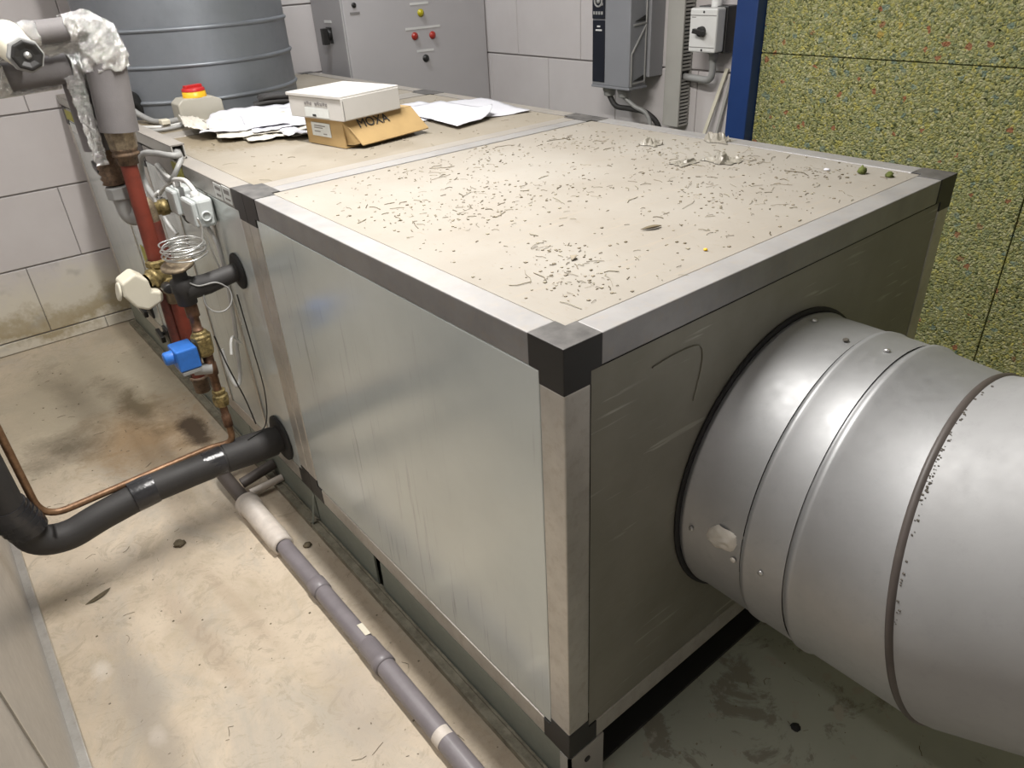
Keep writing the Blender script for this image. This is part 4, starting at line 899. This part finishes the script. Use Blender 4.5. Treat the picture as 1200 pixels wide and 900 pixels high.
sheet('paper_sheet', 'white sheet mostly hidden behind the boxes and the curled sheet', [(10.2, 20.5), (13.2, 20.5), (13.3, 25.0), (10.4, 25.2)], .005, 'paper', group='loose sheets right of the boxes', wav=.07, seed=2)
gp = 'crumpled papers left of the boxes'
pile = [
 ([(3.3, 22.6), (6.2, 21.9), (6.6, 25.6), (3.7, 26.2)], .01, 'paper_aged', 'lowest cream sheet jutting out at the front of the paper pile'),
 ([(4.6, 21.7), (6.5, 21.5), (7.3, 25.0), (5.0, 25.6)], .06, 'paper', 'white sheet of the paper pile nearest to the cardboard boxes'),
 ([(2.5, 23.9), (6.4, 22.2), (7.4, 26.6), (3.4, 28.6)], .11, 'paper_aged', 'cream sheet under the top white sheet of the paper pile'),
 ([(3.8, 23.5), (6.7, 22.6), (7.9, 27.6), (5.0, 28.8)], .17, 'paper', 'white sheet sticking out at the right of the paper pile'),
 ([(2.0, 24.9), (6.1, 23.0), (8.0, 28.6), (4.2, 29.6)], .24, 'paper', 'large white crumpled sheet on top of the paper pile'),
 ([(1.9, 25.5), (2.6, 24.9), (3.4, 29.0), (2.6, 29.5)], .32, 'paper_aged', 'narrow aged sheet on the left end of the paper pile')]
for i, (cn, z, mt, lab) in enumerate(pile): sheet('paper_sheet', lab, cn, z, mt, group=gp, wav=.2, seed=i*3.1+1, thick=.02, n=22, rough=1.0)
# kraft box with lettering
def rot2(p, c, a): dx, dy = p; return (c[0]+dx*math.cos(a)-dy*math.sin(a), c[1]+dx*math.sin(a)+dy*math.cos(a))
A = math.radians(9); oc = (5.46, 18.35)
kb = thing('cardboard_box', 'brown cardboard box with open front flap and black lettering', 'box', (7, 19.5, 0), 'boxes on the unit')
def rp(x, y, z, c=oc, a=A): q = rot2((x, y), c, a); return (q[0], q[1], z)
def rbox(x0, x1, y0, y1, z0, z1, c=oc, a=A, m_=None, mi=0):
    m_ = m_ or MB(); vs = [rp(x, y, z, c, a) for z in (z0, z1) for y in (y0, y1) for x in (x0, x1)]
    m_.add(vs, [(0, 2, 3, 1), (4, 5, 7, 6), (0, 1, 5, 4), (2, 6, 7, 3), (0, 4, 6, 2), (1, 3, 7, 5)], mi); return m_
KW, KD, KH = 3.5, 2.5, 1.0
b0 = rbox(0, KW, 0, KD, .01, .06); rbox(0, .05, 0, KD, .06, KH, m_=b0); rbox(KW-.05, KW, 0, KD, .06, KH, m_=b0); rbox(0, KW, KD-.05, KD, .06, KH, m_=b0); rbox(.05, KW-.05, .25, .3, .06, KH-.1, m_=b0)
b0.build('tray', 'kraft', kb)
rbox(-.02, KW+.02, -.02, KD+.03, KH, KH+.05).build('lid', 'kraft', kb)
fl = MB().prism([rp(-.02, -.02, KH+.03), rp(KW+.02, -.02, KH+.03), rp(KW+.28, -.70, .20), rp(KW*.62, -.68, .17), rp(.35, -.66, .15)], (0.0, .03, -.04)).build('front_flap', 'kraft', kb)
tf = MB(); arc = [rp(0, .0, KH), rp(0, .5, .7), rp(.02, .45, .3), rp(.1, .1, .12), rp(.22, -.3, .14), rp(.34, -.6, .22), rp(.1, -.3, .75)]
tf.prism(arc, (.03, 0, .02)); tf.build('side_tuck_flap', 'kraft', kb)
sx_ = Vector(rp(1, 0, 0))-Vector(rp(0, 0, 0)); sy_ = Vector(rp(0, 1, 0))-Vector(rp(0, 0, 0))
fln = Vector(rp(0, -.62, .25))-Vector(rp(0, -.02, KH+.03))
text('lettering', 'MOXA', 'ink', Vector(rp(1.35, -.02, KH+.03))+fln*.27+Vector((0, -.02, .03)), sx_, -fln, .52, kb)
lb = MB().obox(rp(-.02, 1.45, .60), Vector(sy_)*.62, Vector((0, 0, .26)), Vector(sx_)*.012).build('address_label', 'label_paper', kb)
for k, (yy, zz, ww) in enumerate(((1.5, .74, .45), (1.6, .66, .35), (1.7, .52, .25), (1.2, .44, .15))): MB().obox(rp(-.035, yy, zz), Vector(sy_)*ww*.8, Vector((0, 0, .02)), Vector(sx_)*.005).build('print_line', 'ink_faint', lb)
A2 = math.radians(12); oc2 = (5.33, 17.95)
wbx = thing('cardboard_box', 'white cardboard box with printed label lying on the brown box', 'box', (6.6, 19.7, 1.06), 'boxes on the unit')
WW, WD = 2.95, 3.3
rbox(.03, WW-.03, .03, WD-.03, 1.06, 1.90, oc2, A2).build('tray', 'card_white', wbx, bevel=.03)
lid = MB(); rbox(-.03, WW+.03, -.03, WD+.03, 1.86, 1.98, oc2, A2, lid); rbox(-.03, WW, -.05, -.01, 1.10, 1.9, oc2, A2, lid)
lid.build('lid', 'card_white', wbx, bevel=.05)
sx2 = Vector((math.cos(A2), math.sin(A2), 0)); sy2 = Vector((-math.sin(A2), math.cos(A2), 0))
MB().obox(rp(-.0, 1.55, 1.30, oc2, A2), sy2*.72, Vector((0, 0, .17)), sx2*.012).build('address_label', 'label_paper', wbx)
MB().obox(rp(-.02, 1.7, 1.20, oc2, A2), sy2*.10, Vector((0, 0, .04)), sx2*.012).build('print_line', 'ink', wbx)
for k in range(9):
    if k in (3,): continue
    MB().obox(rp(.015, 2.2-.16*k, 1.62+.03*(k % 2), oc2, A2), sy2*.05, Vector((0, 0, .05)), sx2*.018).build('print_line', 'ink_faint', wbx)
MB().obox(rp(.05, -.055, 1.45, oc2, A2), sx2*.015, Vector((0, 0, .36)), sy2*.01).build('flap_gap', 'ink_faint', wbx)
# red and yellow isolator
ri = thing('isolator_switch', 'grey box with red and yellow rotary switch on the unit top', 'switch', (3.85, 30.4, 0))
ib = MB(); ib.prism([(2.8, 29.8, 0.01), (4.95, 29.8, .01), (4.92, 29.8, .9), (4.5, 29.8, 1.1), (3.1, 29.8, 1.1), (2.82, 29.8, .9)], (0, 1.15, 0)); ib.build('housing', 'isolator_grey', ri, bevel=.05)
MB().lathe((3.85, 30.35, 1.09), (0, 0, 1), [(0, .56), (.26, .54), (.28, .45), (.28, .001)], 24).build('yellow_collar', 'yellow_plastic', ri)
rk = MB(); rk.lathe((3.85, 30.35, 1.37), (0, 0, 1), [(0, .54), (.13, .52), (.15, .3), (.19, .001)], 24); rk.obox((3.85, 30.35, 1.54), (.42, .1, 0), (-.04, .13, 0), (0, 0, .1)); rk.build('red_knob', 'red_plastic', ri, bevel=.03)
# cables on the deck and bundles
cable('grey cable lying on the deck, running to the red and yellow switch', [(2.85, 30.5, .15), (2.3, 30.5, .15), (1.9, 31.4, .15), (1.6, 32.4, .4), (1.2, 33.0, .9)], .14, 'cable_grey', 'cables on the deck')
cable('pale cable lying on the deck parallel to the open trunking', [(2.7, 29.6, .1), (2.1, 29.5, .1), (1.4, 29.9, .1), (.7, 31.2, .1)], .08, 'cable_white', 'cables on the deck')
cable('second grey cable on the deck ending at the trunking', [(2.6, 29.0, .1), (1.9, 28.8, .1), (1.2, 29.0, .1), (.6, 29.9, .1)], .08, 'cable_grey', 'cables on the deck')
tag(MB().box(1.75, 2.15, 29.3, 29.8, .2, .42).build('cable_clip', 'cream_plastic', bevel=.04), 'small cream clip holding the cables on the deck', 'clip')
bb = MB()
for k in range(9): bb.tube(spline([(6.2+.1*k, 29.9+.26*(k % 3), .14+.2*(k//3)), (7.2, 29.6+.3*(k % 3)+.1*math.sin(k), .2+.24*(k//3)), (8.4, 29.4+.3*(k % 3), .16+.22*(k//3)), (9.6-.1*k, 29.2+.3*(k % 3), .2+.14*(k//3))]), .12, 8)
tag(bb.build('cable_bundle', 'black_foam'), 'bundle of black cables lying at the foot of the upright duct', 'cable bundle')
bk = MB(); 
for k in range(4): bk.tube(spline([(1.0, 33.2, .3+.2*k), (1.3, 33.0, .85+.14*k), (1.75, 33.1, .8+.12*k), (2.05, 33.3, .15+.14*k)]), .2, 8)
tag(bk.build('rubber_hose', 'rubber'), 'short black rubber hose coiled beside the grey enclosure', 'hose')

# ------------------------------------------------------------------ debris
def fibres(name, label, n, region, mats, z, size, clusters, cat='debris'):
    m_ = MB()
    for i in range(n):
        if clusters and random.random() < .62:
            c = random.choice(clusters); x, y = random.gauss(c[0], c[2]), random.gauss(c[1], c[2])
        else: x, y = random.uniform(region[0], region[1]), random.uniform(region[2], region[3])
        if not (region[0] < x < region[1] and region[2] < y < region[3]): continue
        if random.random() < .45:
            q = random.uniform(.008, .028); m_.obox((x, y, z+q*.3), (q*1.4, 0, 0), (0, q, 0), (0, 0, q*.4), random.randrange(len(mats)))
        else:
            a = random.gauss(.35, .7); ln = random.expovariate(1/size); wd = random.uniform(.004, .012); mi = random.randrange(len(mats))
            pts = [Vector((x, y, z+.01))]
            for k in range(3):
                a += random.gauss(0, .5); pts.append(pts[-1] + Vector((math.cos(a), math.sin(a), 0))*min(ln, .9)/3)
            for k in range(1, 3): pts[k].z += random.uniform(0, .015)
            m_.tube(pts, wd, 4, mi)
    o = m_.build(name, mats); tag(o, label, cat); o['kind'] = 'stuff'; return o
cl1 = [(2.6, 9.5, .9), (3.6, 7.5, .8), (5.3, 9.5, .9), (5.5, 12.5, .8), (8.5, 12.8, 1.0), (11.5, 12.0, .8), (12.8, 8.5, .8), (13.2, 5.8, .6), (10.6, 3.0, .9), (9.0, 3.4, .8), (3.2, 3.6, .7), (2.4, 2.2, .5), (13.5, 3.0, .5), (6.8, 8.0, 1.0), (11.0, 6.0, 1.2)]
fibres('fibre_litter', 'brown and tan fibre crumbs scattered over the near section top', 1500, (.95, 15.0, .8, 14.3), ['fibre', 'fibre_pale', 'fibre', 'fibre_pale', 'dead_leaf'], -.015, .15, cl1)
fibres('dust_litter', 'thin brown crumbs lying on the middle section top', 160, (.9, 15.0, 15.9, 26.5), ['fibre', 'fibre_pale'], -.015, .25, [])
def floor_region(n, reg, lab, nm): return fibres(nm, lab, n, reg, ['fibre', 'dead_leaf'], FZ, .18, [])
floor_region(260, (-9.8, -.5, 1, 40), 'dark crumbs scattered over the cream concrete aisle floor', 'floor_litter')
floor_region(160, (1.5, 16, -9, -.5), 'dark crumbs scattered on the grey floor under the round duct', 'grit')
def leaf(name, label, x, y, z, ln, wd, ang, mat, lift=.06, cat='leaf'):
    vs = []; n = 8
    for k in (0, 1):
        for i in range(n+1):
            t = i/n; hw = wd*math.sin(math.pi*min(.999, max(.001, t)))**.7+.005
            for sg in (-1, 0, 1):
                px = (t-.5)*ln; py = hw*sg*.5+ .12*ln*(t-.5)**2*4; vs.append((x+px*math.cos(ang)-py*math.sin(ang), y+px*math.sin(ang)+py*math.cos(ang), z+.005+lift*abs(sg)*math.sin(math.pi*t)+.012*k))
    q = 3*(n+1); fs = []
    for i in range(n):
        for j in range(2):
            k = i*3+j; fs.append((k, k+1, k+4, k+3)); fs.append((q+k, q+k+3, q+k+4, q+k+1))
        fs.append((i*3, i*3+3, q+i*3+3, q+i*3)); fs.append((i*3+2, q+i*3+2, q+i*3+5, i*3+5))
    m_ = MB(); m_.add(vs, fs, 0, True); return tag(m_.build(name, mat), label, cat)
leaf('dry_leaf', 'olive dry leaf scrap in the middle of the near section top', 6.13, 3.25, 0, .62, .12, -.3, 'dead_leaf')
leaf('dry_leaf', 'long dark curled leaf on the floor below the black pipe', -8.22, 17.2, FZ, 1.0, .2, .3, 'dead_leaf')
leaf('dry_leaf', 'small brown leaf on the floor between black pipe and white trap', -1.5, 12.2, FZ, .5, .2, 1.0, 'dead_leaf')
leaf('dry_leaf', 'brown leaf crumb on the top near its front corner', 3.3, 3.2, 0, .3, .15, .8, 'fibre')
def lump(name, label, x, y, z, r, mat, cat, seed=0, flat=.6):
    vs = []; fs = []; n, m2 = 14, 9
    for i in range(m2+1):
        ph = math.pi*i/m2
        for j in range(n):
            th = 2*math.pi*j/n; d = Vector((math.sin(ph)*math.cos(th), math.sin(ph)*math.sin(th), math.cos(ph))); k = r*(1+.45*noise.noise(d*2.2+Vector((seed, 0, 0))))
            vs.append((x+d.x*k, y+d.y*k, z+max(-.0, (d.z*k+r*.55))*flat))
    for i in range(m2):
        for j in range(n): fs.append((i*n+j, i*n+(j+1) % n, (i+1)*n+(j+1) % n, (i+1)*n+j))
    m_ = MB(); m_.add(vs, fs, 0, True); return tag(m_.build(name, mat), label, cat)
lump('foam_crumb', 'larger green crumb near the right corner of the top', 14.18, 2.03, -.01, .12, 'moss', 'crumb', 1, 1.2)
lump('foam_crumb', 'smaller green crumb nearest the right black corner cap', 14.32, 1.26, -.01, .11, 'moss', 'crumb', 5, .9)
lump('paper_crumb', 'tiny white crumb left of the green crumbs', 13.9, 3.0, -.01, .09, 'paper', 'crumb', 2, .4)
lump('yellow_crumb', 'tiny yellow crumb near the front edge of the top', 5.78, 1.33, -.01, .05, 'yellow_plastic', 'crumb', 3, .7)
lump('stone_chip', 'dark stone chip on the floor in the shadow of the black pipe', -4.94, 18.1, FZ, .22, 'dead_leaf', 'stone', 8, .5)
lump('stone_chip', 'black chip on the grey floor under the round duct', 6.45, -2.9, FZ, .14, 'rubber', 'stone', 9, .5)
lump('stone_chip', 'small dark chip on the floor beside the white trap', -1.0, 14.4, FZ, .16, 'dead_leaf', 'stone', 11, .5)
def film(label, x, y, sx, sy, h, seed):
    n = 12; vs = []; fs = []
    for k in (0, 1):
        for i in range(n+1):
            for j in range(n+1):
                u, v_ = i/n*2-1, j/n*2-1; f = noise.noise(Vector((u*2+seed, v_*2, 0))); f2 = noise.noise(Vector((u*1.3, v_*1.3+seed, 5)))
                e = max(0, 1-max(abs(u), abs(v_))**3)
                vs.append((x+u*sx*(1+.5*f2), y+v_*sy*(1+.5*f), .0+h*e*abs(f+.5*f2)*1.7+.01*k))
    q = (n+1)**2
    for i in range(n):
        for j in range(n): k = i*(n+1)+j; fs.append((k, k+1, k+n+2, k+n+1)); fs.append((q+k, q+k+n+1, q+k+n+2, q+k+1))
    m_ = MB(); m_.add(vs, fs, 0, False); return tag(m_.build('plastic_film_scrap', 'film'), label, 'film', 'film scraps on the top')
film('crumpled film scrap lying on the far rim of the top, nearest the blue column', 15.2, 8.0, .4, .45, .34, 1.0)
film('crumpled film scrap in the middle of the group, with a twig beside it', 12.9, 6.2, .45, .6, .26, 4.0)
film('small crumpled film scrap left of the others', 13.3, 9.6, .3, .4, .22, 7.0)
film('flat pale film scrap beside the middle one', 11.9, 6.9, .45, .3, .1, 9.0)
